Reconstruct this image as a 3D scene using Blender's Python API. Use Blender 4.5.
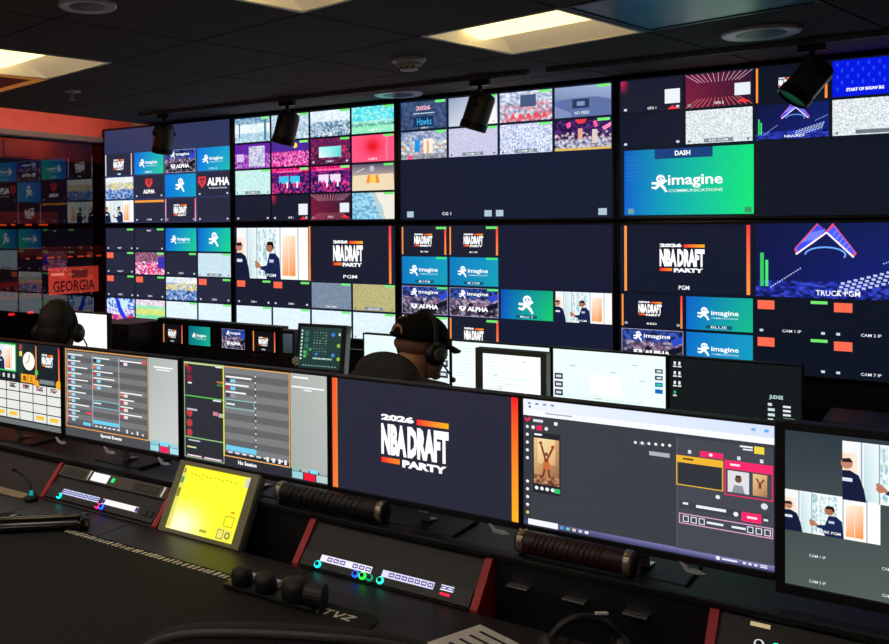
import bpy, bmesh, math, random
from mathutils import Vector, Matrix

# ------------------------------------------------------------------ clear
for o in list(bpy.data.objects): bpy.data.objects.remove(o, do_unlink=True)
scene = bpy.context.scene
COL = scene.collection
PI = math.pi

# ------------------------------------------------------------------ camera
F_PX, YAW, PITCH, ROLL = 919.48, 0.63983, -0.0142, -0.00867
CAM = Vector((2.643, -4.6958, 1.68)); PPX, PPY = 280.40, 237.44
_f = Vector((-math.sin(YAW)*math.cos(PITCH), math.cos(YAW)*math.cos(PITCH), math.sin(PITCH)))
_r = Vector((math.cos(YAW), math.sin(YAW), 0)); _u = _r.cross(_f)
_r2 = _r*math.cos(ROLL) + _u*math.sin(ROLL); _u2 = _u*math.cos(ROLL) - _r*math.sin(ROLL)
cam_d = bpy.data.cameras.new('camera'); cam = bpy.data.objects.new('camera', cam_d); COL.objects.link(cam)
M = Matrix((_r2, _u2, -_f)).transposed().to_4x4(); M.translation = CAM
cam.matrix_world = M
cam_d.sensor_fit = 'HORIZONTAL'; cam_d.sensor_width = 36; cam_d.lens = F_PX*36/889
cam_d.shift_x = (444.5-PPX)/889; cam_d.shift_y = -(322-PPY)/889
cam_d.clip_start = 0.02; cam_d.clip_end = 100
scene.camera = cam

# ------------------------------------------------------------------ world + exposure
w = bpy.data.worlds.new('world'); scene.world = w; w.use_nodes = True
w.node_tree.nodes['Background'].inputs[0].default_value = (0.05, 0.05, 0.06, 1)
w.node_tree.nodes['Background'].inputs[1].default_value = 0.2
vs = scene.view_settings
vs.view_transform = 'Standard'; vs.look = 'None'; vs.exposure = 0.0; vs.gamma = 1.0; vs.use_curve_mapping = False
TROFFER = 2.6          # radiance of the ceiling troffers
SCREEN = 1.12          # radiance of a white pixel

# ------------------------------------------------------------------ helpers: colour, material
def lin(c):
    if isinstance(c, str):
        c = c.lstrip('#'); c = tuple(int(c[i:i+2], 16)/255 for i in (0, 2, 4))
    return tuple((x/12.92 if x <= .04045 else ((x+.055)/1.055)**2.4) for x in c[:3])
MATS = {}
def mat(name, col, rough=.5, metal=0.0, spec=.5, noise=0, scale=40, bump=0, emit=None, estr=0, coat=0):
    if name in MATS: return MATS[name]
    m = bpy.data.materials.new(name); m.use_nodes = True; nt = m.node_tree; b = nt.nodes['Principled BSDF']
    c = lin(col)
    b.inputs['Base Color'].default_value = (*c, 1); b.inputs['Roughness'].default_value = rough
    b.inputs['Metallic'].default_value = metal; b.inputs['Specular IOR Level'].default_value = spec
    if coat: b.inputs['Coat Weight'].default_value = coat
    if noise or bump:
        tc = nt.nodes.new('ShaderNodeTexCoord'); n = nt.nodes.new('ShaderNodeTexNoise')
        n.inputs['Scale'].default_value = scale; n.inputs['Detail'].default_value = 5
        nt.links.new(tc.outputs['Object'], n.inputs['Vector'])
        if noise:
            r = nt.nodes.new('ShaderNodeValToRGB')
            r.color_ramp.elements[0].position = .3; r.color_ramp.elements[1].position = .7
            r.color_ramp.elements[0].color = (*[x*(1-noise) for x in c], 1)
            r.color_ramp.elements[1].color = (*[min(1, x*(1+noise)) for x in c], 1)
            nt.links.new(n.outputs['Fac'], r.inputs[0]); nt.links.new(r.outputs[0], b.inputs['Base Color'])
        if bump:
            bp = nt.nodes.new('ShaderNodeBump'); bp.inputs['Strength'].default_value = bump
            bp.inputs['Distance'].default_value = .002
            nt.links.new(n.outputs['Fac'], bp.inputs['Height']); nt.links.new(bp.outputs[0], b.inputs['Normal'])
    if emit is not None:
        b.inputs['Emission Color'].default_value = (*lin(emit), 1); b.inputs['Emission Strength'].default_value = estr
    MATS[name] = m; return m
def screen_mat():
    m = bpy.data.materials.new('lit_screen'); m.use_nodes = True; nt = m.node_tree; b = nt.nodes['Principled BSDF']
    a = nt.nodes.new('ShaderNodeVertexColor'); a.layer_name = 'pixels'
    b.inputs['Base Color'].default_value = (.006, .006, .007, 1); b.inputs['Roughness'].default_value = .35
    b.inputs['Specular IOR Level'].default_value = .3
    nt.links.new(a.outputs[0], b.inputs['Emission Color']); b.inputs['Emission Strength'].default_value = SCREEN
    return m
M_SCREEN = screen_mat()
K = lambda n, c, **k: mat(n, c, **k)
M_BLACK = K('black_plastic', '#141416', rough=.45, noise=.15, scale=60)
M_BLACKG = K('black_gloss', '#0c0c0e', rough=.18, noise=.1, scale=30)
M_GREYP = K('grey_plastic', '#5c625e', rough=.45, noise=.08, scale=50)
M_DGREY = K('dark_grey_metal', '#242426', rough=.4, metal=.4, noise=.1, scale=40)
M_SILVER = K('brushed_silver', '#b9bcbc', rough=.3, metal=.9, noise=.06, scale=120)
M_RED = K('red_powder_coat', '#b5262a', rough=.5, noise=.1, scale=80)
M_DESK = K('charcoal_laminate', '#262324', rough=.42, noise=.15, scale=90, bump=.1)
M_MAT = K('black_cloth_mat', '#0b0b0c', rough=.85, noise=.2, scale=400, bump=.3)
M_TILE = K('black_ceiling_tile', '#51443f', rough=.9, noise=.14, scale=90, bump=.4)
M_TGRID = K('ceiling_grid_black', '#131213', rough=.7, noise=.1)
M_WHITEP = K('white_plastic', '#dedad6', rough=.4, noise=.04, scale=20)
M_PAPER = K('paper_white', '#d9d6cc', rough=.8, noise=.05, scale=60)
M_INK = K('print_ink', '#222226', rough=.8, noise=.1)
M_TAN = K('tan_card', '#b09a7c', rough=.8, noise=.15, scale=60)
M_HOOD = K('black_hoodie_cloth', '#404144', rough=.95, noise=.3, scale=120, bump=.5, spec=.15)
M_CAP = K('black_cap_cloth', '#121214', rough=.9, noise=.2, scale=200, bump=.3, spec=.2)
M_SKIN = K('skin', '#d09a74', rough=.55, noise=.08, scale=30)
M_HAIR = K('dark_hair', '#17120f', rough=.6, noise=.4, scale=150, bump=.8)
M_JEAN = K('dark_trousers', '#1a1c24', rough=.9, noise=.2, scale=150)
M_RUBBER = K('black_rubber', '#171615', rough=.55, noise=.2, scale=70, bump=.2)
M_FABRIC = K('chair_fabric', '#151516', rough=.9, noise=.25, scale=260, bump=.5)
M_OLIVE = K('olive_bezel', '#8c8a68', rough=.45, noise=.08, scale=30)

# ------------------------------------------------------------------ helpers: geometry
class B:
    """collects shapes in one bmesh, build() links it as ONE mesh object"""
    def __init__(s): s.bm = bmesh.new()
    def _tf(s, vs, loc=(0,0,0), rot=None):
        m = Matrix.Translation(Vector(loc)) @ (rot.to_4x4() if rot else Matrix())
        bmesh.ops.transform(s.bm, matrix=m, verts=vs); return vs
    def box(s, lo, hi, bev=0.0, seg=2):
        c = [(a+b)/2 for a, b in zip(lo, hi)]; d = [abs(b-a) for a, b in zip(lo, hi)]
        r = bmesh.ops.create_cube(s.bm, size=1); v = r['verts']
        bmesh.ops.scale(s.bm, vec=d, verts=v); bmesh.ops.translate(s.bm, vec=c, verts=v)
        if bev:
            e = list({e for x in v for e in x.link_edges})
            bmesh.ops.bevel(s.bm, geom=e, offset=min(bev, min(d)*.45), segments=seg, affect='EDGES', profile=.6)
        return s
    def cyl(s, p0, p1, r0, r1=None, n=20):
        r1 = r0 if r1 is None else r1
        p0, p1 = Vector(p0), Vector(p1); d = p1-p0
        r = bmesh.ops.create_cone(s.bm, cap_ends=True, segments=n, radius1=r0, radius2=r1, depth=d.length)
        s._tf(r['verts'], (p0+p1)/2, d.to_track_quat('Z', 'Y').to_matrix()); return s
    def ball(s, c, r, n=16, rot=None):
        r3 = (r, r, r) if isinstance(r, (int, float)) else r
        q = bmesh.ops.create_uvsphere(s.bm, u_segments=n, v_segments=max(6, n*2//3), radius=1)
        bmesh.ops.scale(s.bm, vec=r3, verts=q['verts']); s._tf(q['verts'], c, rot); return s
    def tube(s, pts, r, n=8, closed=False):
        pts = [Vector(p) for p in pts]; rings = []
        N = len(pts); up = Vector((0, 0, 1)); rr = r if isinstance(r, (list, tuple)) else [r]*N
        prev = None
        for i, p in enumerate(pts):
            if closed: t = pts[(i+1) % N]-pts[i-1]
            else: t = pts[min(i+1, N-1)]-pts[max(i-1, 0)]
            t.normalize()
            a = prev - t*prev.dot(t) if prev else (up.cross(t) if abs(t.dot(up)) < .95 else Vector((1, 0, 0)).cross(t))
            a.normalize(); prev = a; b = t.cross(a)
            rings.append([s.bm.verts.new(p+(a*math.cos(k*2*PI/n)+b*math.sin(k*2*PI/n))*rr[i]) for k in range(n)])
        for i in range(N if closed else N-1):
            A, Bq = rings[i], rings[(i+1) % N]
            for k in range(n): s.bm.faces.new((A[k], A[(k+1) % n], Bq[(k+1) % n], Bq[k]))
        if not closed:
            s.bm.faces.new(list(reversed(rings[0]))); s.bm.faces.new(rings[-1])
        return s
    def lathe(s, prof, c=(0,0,0), n=32, rot=None):
        """prof: (radius, z) list, closed with caps where radius > 0"""
        vs = []; rings = []
        for r, z in prof:
            ring = [s.bm.verts.new((r*math.cos(k*2*PI/n), r*math.sin(k*2*PI/n), z)) for k in range(n)]
            rings.append(ring); vs += ring
        for A, Q in zip(rings, rings[1:]):
            for k in range(n): s.bm.faces.new((A[k], A[(k+1) % n], Q[(k+1) % n], Q[k]))
        s.bm.faces.new(list(reversed(rings[0]))); s.bm.faces.new(rings[-1])
        s._tf(vs, c, rot); return s
    def prism(s, poly, a, b, axis='x'):
        """poly in the two other axes, extruded from a to b"""
        def P(q, t):
            if axis == 'x': return (t, q[0], q[1])
            if axis == 'y': return (q[0], t, q[1])
            return (q[0], q[1], t)
        A = [s.bm.verts.new(P(q, a)) for q in poly]; Q = [s.bm.verts.new(P(q, b)) for q in poly]; n = len(poly)
        s.bm.faces.new(A); s.bm.faces.new(list(reversed(Q)))
        for i in range(n): s.bm.faces.new((A[i], Q[i], Q[(i+1) % n], A[(i+1) % n]))
        return s
    def frame(s, x0, x1, z0, z1, y0, y1, l, r, t, b, bev=.002):
        """rectangular frame around the opening x0..x1, z0..z1, between depths y0..y1"""
        s.box((x0-l, y0, z0-b), (x0, y1, z1+t), bev); s.box((x1, y0, z0-b), (x1+r, y1, z1+t), bev)
        s.box((x0, y0, z1), (x1, y1, z1+t), bev); s.box((x0, y0, z0-b), (x1, y1, z0), bev); return s
    def build(s, name, m, parent=None, smooth=False):
        bmesh.ops.recalc_face_normals(s.bm, faces=s.bm.faces[:])
        me = bpy.data.meshes.new(name); s.bm.to_mesh(me); s.bm.free()
        if smooth:
            for p in me.polygons: p.use_smooth = True
        me.materials.append(m)
        o = bpy.data.objects.new(name, me); COL.objects.link(o)
        if parent: o.parent = parent
        return o
def thing(name, label, cat, loc=(0,0,0), rotz=0, group=None):
    o = bpy.data.objects.new(name, None); COL.objects.link(o); o.empty_display_size = .05
    o.location = loc; o.rotation_euler = (0, 0, rotz); return tag(o, label, cat, group)
def tag(o, label, cat, group=None):
    o['label'] = label; o['category'] = cat
    if group: o['group'] = group
    return o
def struct(o): o['kind'] = 'structure'; return o

# ------------------------------------------------------------------ helpers: what the screens show
_TXT = {}
def text_mesh(s, bold=.0):
    key = (s, bold)
    if key in _TXT: return _TXT[key]
    cu = bpy.data.curves.new('t', 'FONT'); cu.body = s; cu.resolution_u = 2; cu.offset = bold
    ob = bpy.data.objects.new('t', cu); COL.objects.link(ob)
    dg = bpy.context.evaluated_depsgraph_get(); dg.update()
    ev = ob.evaluated_get(dg); me = ev.to_mesh()
    V = [(v.co.x, v.co.y) for v in me.vertices]; Fc = [tuple(p.vertices) for p in me.polygons]
    ev.to_mesh_clear(); bpy.data.objects.remove(ob); bpy.data.curves.remove(cu)
    x0 = min(v[0] for v in V); x1 = max(v[0] for v in V); y0 = min(v[1] for v in V); y1 = max(v[1] for v in V)
    V = [((x-x0)/(x1-x0), 1-(y-y0)/(y1-y0)) for x, y in V]
    _TXT[key] = (V, Fc); return _TXT[key]
class Canvas:
    def __init__(s, w, h, gap=.0003): s.w, s.h, s.gap = w, h, gap; s.V = []; s.F = []; s.C = []
    def add(s, pts, faces, cols, layer):
        b = len(s.V)
        for (u, v) in pts: s.V.append(((u-.5)*s.w, -s.gap*layer, (.5-v)*s.h))
        s.C += cols
        s.F += [tuple(i+b for i in f) for f in faces]
    def build(s, parent, loc=(0,0,0), name='screen', rotx=0):
        me = bpy.data.meshes.new(name); me.from_pydata(s.V, [], s.F)
        at = me.color_attributes.new('pixels', 'FLOAT_COLOR', 'POINT')
        flat = []
        for c in s.C: flat += [c[0], c[1], c[2], 1.0]
        at.data.foreach_set('color', flat); me.materials.append(M_SCREEN)
        o = bpy.data.objects.new(name, me); COL.objects.link(o); o.parent = parent; o.location = loc
        o.rotation_euler = (rotx, 0, 0); return o
class Tv:
    """a rectangle of a canvas, its own 0..1 coordinates, v downward"""
    def __init__(s, cv, u0=0, v0=0, u1=1, v1=1, z=0): s.cv, s.u0, s.v0, s.u1, s.v1, s.z = cv, u0, v0, u1, v1, z
    def m(s, u, v): return (s.u0+(s.u1-s.u0)*u, s.v0+(s.v1-s.v0)*v)
    def sub(s, u0, v0, u1, v1, z=1): a = s.m(u0, v0); b = s.m(u1, v1); return Tv(s.cv, *a, *b, s.z+z)
    def cell(s, i, j, n=4, k=4, g=.006, di=1, dj=1, z=1):
        return s.sub(i/n+g, j/k+g*1.6, (i+di)/n-g, (j+dj)/k-g*1.6, z)
    def rect(s, u0, v0, u1, v1, c, z=1): s.poly([(u0,v0),(u1,v0),(u1,v1),(u0,v1)], c, z)
    def fill(s, c): s.rect(0, 0, 1, 1, c, 0)
    def poly(s, P, c, z=1):
        c = lin(c) if isinstance(c, str) else c
        s.cv.add([s.m(*p) for p in P], [tuple(range(len(P)))], [c]*len(P), s.z+z)
    def grad(s, u0, v0, u1, v1, tl, tr, br, bl, z=0, n=6):
        tl, tr, br, bl = [Vector(lin(c)) for c in (tl, tr, br, bl)]
        s.raster(u0, v0, u1, v1, n, n, lambda a, b: tuple((tl*(1-a)+tr*a)*(1-b)+(bl*(1-a)+br*a)*b), z)
    def raster(s, u0, v0, u1, v1, nx, ny, fn, z=0):
        P = []; C = []
        for j in range(ny+1):
            for i in range(nx+1):
                a, b = i/nx, j/ny; P.append(s.m(u0+(u1-u0)*a, v0+(v1-v0)*b)); C.append(fn(a, b))
        Fq = [(j*(nx+1)+i, j*(nx+1)+i+1, (j+1)*(nx+1)+i+1, (j+1)*(nx+1)+i) for j in range(ny) for i in range(nx)]
        s.cv.add(P, Fq, C, s.z+z)
    def disc(s, u, v, r, c, z=1, n=18, asp=None):
        du = abs(s.u1-s.u0)*s.cv.w; dv = abs(s.v1-s.v0)*s.cv.h; ry = r*du/dv if asp is None else r*asp
        s.poly([(u+r*math.cos(k*2*PI/n), v+ry*math.sin(k*2*PI/n)) for k in range(n)], c, z)
    def line(s, a, b, t, c, z=1):
        du = abs(s.u1-s.u0)*s.cv.w; dv = abs(s.v1-s.v0)*s.cv.h
        d = Vector(((b[0]-a[0])*du, (b[1]-a[1])*dv)); n = Vector((-d.y, d.x)).normalized()*t*du/2
        n = (n.x/du, n.y/dv)
        s.poly([(a[0]+n[0], a[1]+n[1]), (b[0]+n[0], b[1]+n[1]), (b[0]-n[0], b[1]-n[1]), (a[0]-n[0], a[1]-n[1])], c, z)
    def box(s, u0, v0, u1, v1, t, c, z=1):
        du = abs(s.u1-s.u0)*s.cv.w; dv = abs(s.v1-s.v0)*s.cv.h; tv = t*du/dv
        s.rect(u0, v0, u1, v0+tv, c, z); s.rect(u0, v1-tv, u1, v1, c, z); s.rect(u0, v0+tv, u0+t, v1-tv, c, z); s.rect(u1-t, v0+tv, u1, v1-tv, c, z)
    def text(s, t, u0, v0, u1, v1, c, z=2, bold=.006):
        V, Fc = text_mesh(t, bold); c = lin(c) if isinstance(c, str) else c
        s.cv.add([s.m(u0+(u1-u0)*x, v0+(v1-v0)*y) for x, y in V], Fc, [c]*len(V), s.z+z)
    def mosaic(s, nx, ny, bands, seed, z=0, rect=(0, 0, 1, 1), soft=True):
        """a blurred picture: bands of (lower edge, palette, jitter)"""
        rnd = random.Random(seed)
        def fn(a, b):
            for e, pal, jit in bands:
                if b <= e+1e-6: break
            c = lin(rnd.choice(pal)); j = 1+rnd.uniform(-jit, jit); return tuple(min(1.2, x*j) for x in c)
        u0, v0, u1, v1 = rect; nx = int(nx*1.6); ny = int(ny*1.6)
        G = [[fn((i+.5)/nx, (j+.5)/ny) for i in range(nx)] for j in range(ny)]
        if soft:
            def sm(a, b):
                x = min(max(a*nx-.5, 0), nx-1.001); y = min(max(b*ny-.5, 0), ny-1.001); i, j = int(x), int(y); fx, fy = x-i, y-j
                fx = fx*fx*(3-2*fx); fy = fy*fy*(3-2*fy)
                return tuple((G[j][i][k]*(1-fx)+G[j][i+1][k]*fx)*(1-fy)+(G[j+1][i][k]*(1-fx)+G[j+1][i+1][k]*fx)*fy for k in range(3))
            s.raster(u0, v0, u1, v1, nx*2, ny*2, sm, z); return
        for j in range(ny):
            for i in range(nx):
                a, b = i/nx, j/ny
                s.cv.add([s.m(u0+(u1-u0)*x, v0+(v1-v0)*y) for x, y in ((a, b), (a+1/nx, b), (a+1/nx, b+1/ny), (a, b+1/ny))], [(0, 1, 2, 3)], [G[j][i]]*4, s.z+z)

BG = '#1a1d2e'; BG2 = '#282a3e'
PALE = ['#d6eaf5', '#dfeef7', '#d0e6f2', '#e6f2f9']
def marks(t, label=None, green=False, sq=True, red=False, lw=.16, c='#e8ecf4'):
    if green: t.rect(.76, .0, .985, .085, '#6fe06a', 3)
    if sq:
        t.rect(.05, .87, .10, .94, '#c8d2dc', 3); t.rect(.90, .87, .95, .94, '#c8d2dc', 3)
    if red: t.rect(.02, .03, .26, .29, '#f5684c', 3)
    if label: t.text(label, .5-lw, .855, .5+lw, .935, c, 4)
def dark(t, label=None, green=False, sq=True, red=False, c=BG, **k): t.fill(c); marks(t, label, green, sq, red, **k)
def runner(t, u, v, s, c='#ffffff', z=3):
    du = abs(t.u1-t.u0)*t.cv.w; dv = abs(t.v1-t.v0)*t.cv.h; k = du/dv
    P = lambda x, y: (u+x*s, v+y*s*k)
    t.disc(u+.05*s, v-.28*s*k, .27*s, c, z)
    t.poly([P(-.14,-.28), P(.05,-.42), P(.26,-.30), P(.05,-.16)], '#1a6fc0', z+1); t.disc(u+.06*s, v-.29*s*k, .08*s, c, z+2)
    t.line(P(-.5,-.02), P(-.14,.0), .15*s, c, z); t.line(P(-.16,.02), P(.12,.05), .22*s, c, z)
    t.line(P(.1,.05), P(.42,-.18), .13*s, c, z); t.line(P(-.04,.1), P(-.3,.34), .18*s, c, z)
    t.line(P(-.28,.32), P(-.5,.24), .13*s, c, z); t.line(P(.08,.1), P(.3,.36), .18*s, c, z); t.line(P(.28,.34), P(.4,.56), .14*s, c, z)
def imagine(t, tl='#0b50b8', tr='#14a0a0', br='#12b48a', bl='#0a58c0', label=None, green=True, runner_only=False, boxlabel=True):
    t.grad(0, 0, 1, 1, tl, tr, br, bl)
    if runner_only: runner(t, .5, .48, .30)
    else:
        runner(t, .27, .5, .19)
        t.text('imagine', .385, .40, .795, .585, '#ffffff', 3, .018)
        t.text('COMMUNICATIONS', .39, .605, .79, .65, '#cfe8f8', 3)
    if green: t.rect(.76, 0, .985, .08, '#3ddc84', 3)
    if label:
        if boxlabel: t.rect(.3, .85, .7, .95, '#14506e', 2)
        t.text(label, .38, .865, .62, .94, '#e6f4ff', 4)
RAYS = ['#ff2a2f', '#ff8a1e']
def draft(t, bars=True, label=None, green=False, rect=(.36, .28, .66, .72), bg=BG, big=False, barc=('#ff3340', '#ff9440'), uv=(.0, .012, .93, .945), sq=False):
    t.fill(bg)
    if bars:
        for a in (0, 1):
            x0, x1 = (uv[0], uv[1]) if a == 0 else (uv[2], uv[3])
            if x1-x0 < .016: x1 = x0+.02
            t.grad(x0, .0, x1, 1, barc[0] if a else barc[1], barc[0] if a else barc[1], barc[1], barc[1], 1)
    L = t.sub(*rect, z=2); Wt = '#ffffff'
    L.text('2026', 0, 0, .5, .125, Wt, 2, .06)
    L.grad(.54, .03, 1, .135, '#ff1f2f', '#ffb01e', '#ffb01e', '#ff1f2f', 1)
    L.text('NBA', 0, .19, .385, .80, Wt, 2, .062); L.text('DRAFT', .40, .19, 1.0, .80, Wt, 2, .062)
    L.grad(0, .86, .28, .96, '#ff1f2f', '#ff8a1e', '#ff8a1e', '#ff1f2f', 1)
    L.text('PARTY', .32, .855, .97, 1.0, Wt, 2, .06)
    if label: t.text(label, .42, .87, .58, .93, '#ffffff', 3)
    if green: t.rect(.76, 0, .985, .085, '#6fe06a', 3)
    if sq: t.rect(.05, .87, .1, .94, '#9aa4b0', 3); t.rect(.9, .87, .95, .94, '#9aa4b0', 3)
def interview(t, label=None, seed=1):
    t.grad(0, 0, 1, 1, '#e9eff4', '#f6f6f4', '#fbf7f0', '#dfe8ee')
    t.rect(0, 0, .14, 1, '#eef0f0', 1); t.grad(0, .2, .12, 1, '#f6d9c4', '#f2e2d4', '#f2e2d4', '#e8b490', 2)
    for x in (.145, .285, .615, .86): t.rect(x, 0, x+.012, 1, '#8fa6b4', 2)
    t.grad(.17, .02, .28, .98, '#cfe2ea', '#e6f0f4', '#d9ece6', '#b7d2dc', 1)
    t.mosaic(10, 14, [(1, ['#e8f2f6', '#c9dfe8', '#7fb4cc', '#dff0ea', '#f4f6f8', '#a6cabc'], .1)], seed+40, 2, (.30, .03, .56, .95))
    t.rect(.355, 0, .372, 1, '#f4f8fa', 3); t.rect(.445, 0, .462, 1, '#f4f8fa', 3)
    t.grad(.65, .16, .83, .93, '#fdeee0', '#fbd4b0', '#f08a3c', '#f6a868', 2); t.rect(.735, .16, .745, .93, '#f7dcc0', 3)
    # man at the left
    t.poly([(0,.5),(.06,.49),(.13,.56),(.17,.78),(.19,1),(0,1)], '#131a38', 4); t.disc(.035, .38, .048, '#b9826a', 5); t.poly([(0,.30),(.06,.28),(.085,.35),(.0,.36)], '#2b1d18', 6)
    t.rect(.0, .62, .08, .68, '#d7dcea', 5)
    # man at the right, hands in front
    t.poly([(.47,.50),(.55,.50),(.61,.60),(.63,1),(.43,1),(.40,.84),(.34,.82),(.35,.76),(.43,.74)], '#18234c', 4)
    t.disc(.475, .39, .05, '#a4684c', 5); t.poly([(.43,.34),(.45,.27),(.52,.27),(.535,.36),(.53,.42),(.50,.34)], '#16100e', 6)
    t.disc(.30, .74, .035, '#b5765a', 5); t.line((.27, .66), (.35, .78), .035, '#b5765a', 5); t.rect(.47, .62, .53, .68, '#b8c2dc', 5)
    if label: t.text(label, .43, .90, .56, .96, '#f4f8ff', 7)
def arena_logo(t, both=True, green=True, seed=3):
    t.mosaic(16, 10, [(.35, ['#1a2350', '#26408c', '#101830', '#3a5ac0'], .2), (.7, ['#5a4a6a', '#8a6a80', '#3a3454', '#b0a0b8', '#202c60'], .2), (1, ['#14162a', '#4a4458', '#9a92a4', '#241c30'], .2)], seed)
    t.poly([(.55,.75),(1,.45),(1,.62),(.62,.95)], '#121428', 2); t.poly([(.40,.55),(.46,.5),(.5,.62),(.38,.7)], '#16182c', 2)
    t.poly([(.8,.3),(1,.15),(1,.35),(.85,.5)], '#2b48c8', 2)
    t.box(0, 0, 1, 1, .006, '#c8bcd8', 3)
    runner(t, .27, .22, .15); t.text('imagine', .37, .14, .80, .30, '#ffffff', 3, .018)
    if both:
        t.text('X', .46, .42, .54, .52, '#e8e8f0', 3)
        t.poly([(.20,.64),(.34,.64),(.34,.74),(.27,.84),(.20,.74)], '#f4f4fa', 3); t.poly([(.245,.67),(.295,.67),(.27,.77)], '#5a5470', 4)
        t.text('ALPHA', .37, .65, .80, .81, '#ffffff', 3, .05)
    if green: t.rect(.78, 0, .99, .08, '#57e07a', 4)
def alpha(t, big):
    t.fill(BG2)
    if big:
        t.poly([(.03,.16),(.27,.16),(.27,.42),(.15,.66),(.03,.42)], '#e23a44', 2); t.poly([(.07,.24),(.23,.24),(.15,.52)], BG2, 3); t.poly([(.11,.30),(.19,.30),(.15,.42)], '#e23a44', 4)
        t.text('ALPHA', .31, .22, .99, .56, '#ffffff', 2, .05); t.text('Recruitment Provider', .36, .62, .92, .70, '#dfe4ee', 2)
    else:
        t.poly([(.38,.14),(.62,.14),(.62,.36),(.5,.56),(.38,.36)], '#e23a44', 2); t.poly([(.43,.20),(.57,.20),(.5,.42)], BG2, 3); t.poly([(.47,.23),(.53,.23),(.5,.33)], '#e23a44', 4)
        t.text('ALPHA', .3, .62, .7, .80, '#ffffff', 2, .05)
    marks(t)
def noise_t(t, seed, label=None, green=True, pal=PALE, nx=30, ny=18):
    t.mosaic(nx, ny, [(1, pal, .07)], seed, soft=False)
    if label: t.rect(.28, .86, .72, .98, '#7c8894', 2); t.text(label, .36, .885, .64, .96, '#e8f0f4', 3)
    if green: t.rect(.76, 0, .985, .085, '#76e67c', 3)
    t.rect(.04, .9, .075, .96, '#5a646e', 3); t.rect(.92, .9, .955, .96, '#5a646e', 3)
def rays(t, label='GFX 2', code=True):
    t.grad(0, 0, 1, 1, '#6a1c3c', '#2a1830', '#241628', '#7a1a3a')
    for k in range(13):
        a = k/12; t.line((a, 0), (.2+.6*a, .26), .008, '#d8a8b8', 2); t.line((a, 1), (.2+.6*a, .74), .008, '#d8707c', 2)
    if code: t.rect(.74, .36, .97, .72, '#dfe8ee', 3)
    t.poly([(.78,.90),(.86,.80),(.88,.86),(.97,.90),(.9,.95)], '#f0303c', 3); t.text(label, .44, .855, .58, .935, '#ffffff', 4)
    t.rect(.03, .88, .08, .96, '#8a94a0', 3)
def gfx(t, label='GFX 1', code=True):
    t.fill(BG); t.grad(0, 0, .13, .4, '#d02858', BG, BG, BG, 1)
    if code: t.rect(.72, .36, .96, .80, '#e4eaee', 3)
    t.poly([(.76,.98),(.84,.86),(.88,.92),(.97,.98)], '#f0303c', 3); t.text(label, .44, .86, .58, .94, '#ffffff', 4); marks(t)
def arena_blue(t, label=None, seed=7, big=False):
    dx = -.09 if big else 0
    t.grad(0, 0, 1, 1, '#0a1440', '#101e58', '#14207a', '#0c1448')
    n = 26 if big else 16
    t.mosaic(n, 6, [(1, ['#0c1650', '#2434b0', '#1a2890', '#3a4ad0', '#0a1040'], .25)], seed, 1, (0, .78, 1, 1))
    q = lambda *P: [(u+dx, v) for u, v in P]
    t.poly(q((.50,.0),(.56,.12),(.36,.42),(.35,.34)), '#e0506c', 2); t.poly(q((.505,.02),(.555,.11),(.37,.39),(.362,.335)), '#3a4af4', 3); t.line((.36+dx,.42),(.56+dx,.125),.012,'#f4f0ff',4)
    t.poly(q((.60,.0),(.55,.12),(.73,.45),(.75,.40)), '#e0506c', 2); t.poly(q((.605,.04),(.565,.12),(.722,.41),(.738,.385)), '#4a5aff', 3); t.line((.56+dx,.125),(.73+dx,.45),.012,'#f4f0ff',4)
    for k in range(5): t.line((.47+.02*k+dx, .12-.01*k), (.40+.02*k+dx, .26-.01*k), .006, '#8aa0ff', 5); t.line((.60+.02*k+dx, .16+.05*k), (.625+.02*k+dx, .10+.05*k), .006, '#8aa0ff', 5)
    for k in range(9):
        a = PI+PI*k/8; b = PI+PI*(k+1)/8
        t.line((.55+dx+.13*math.cos(a), .42+.10*math.sin(a)), (.55+dx+.13*math.cos(b), .42+.10*math.sin(b)), .012, '#6aa0ff', 2)
    rnd = random.Random(seed)
    for k in range(14): u = .1+k*.015; t.rect(u, .86-.02*k, u+.008, .875-.02*k, '#c8dcff', 3)
    for k in range(12): u = .82+k*.015; t.rect(u, .52-.012*k, u+.008, .535-.012*k, '#a8c8ff', 3)
    for k in range(10):
        for q in range(4):
            u = .56+k*.04-.01*q; v = .78-.022*k+.05*q; t.rect(u, v, u+.024, v+.03, '#b8c4f0', 3)
    t.rect(.03, .40, .055, .86, '#38c060', 3); t.rect(.065, .50, .085, .86, '#48e070', 3)
    if label: t.text(label, .40, .895, .68, .965, '#ffffff', 4)
def field(t, seed):
    t.mosaic(18, 8, [(.25, ['#e8d0e0', '#c8b8d0', '#f4ecf0'], .1), (.45, ['#8ee0b0', '#a8e8c0'], .06), (.7, ['#d8e07a', '#b8dc70', '#e4e488'], .06), (1, ['#7ad8a0', '#90e0b0'], .05)], seed)
def exterior(t, seed):
    t.mosaic(18, 10, [(.22, ['#e8ecf2', '#c8d8e8', '#f6f4e8'], .1), (.55, ['#e0c83c', '#f0e070', '#7a98d8', '#d8e0ec'], .15), (1, ['#3a68b8', '#6a94d8', '#b8cce8', '#20386c'], .15)], seed)
def crowd(t, seed, sky='#5a2aa0', pal=('#e83ca0', '#c02890', '#ffb0e0', '#601870', '#ff5ab8')):
    t.mosaic(24, 14, [(.42, [sky, sky, '#4a2488'], .1), (1, list(pal), .2)], seed)
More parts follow.
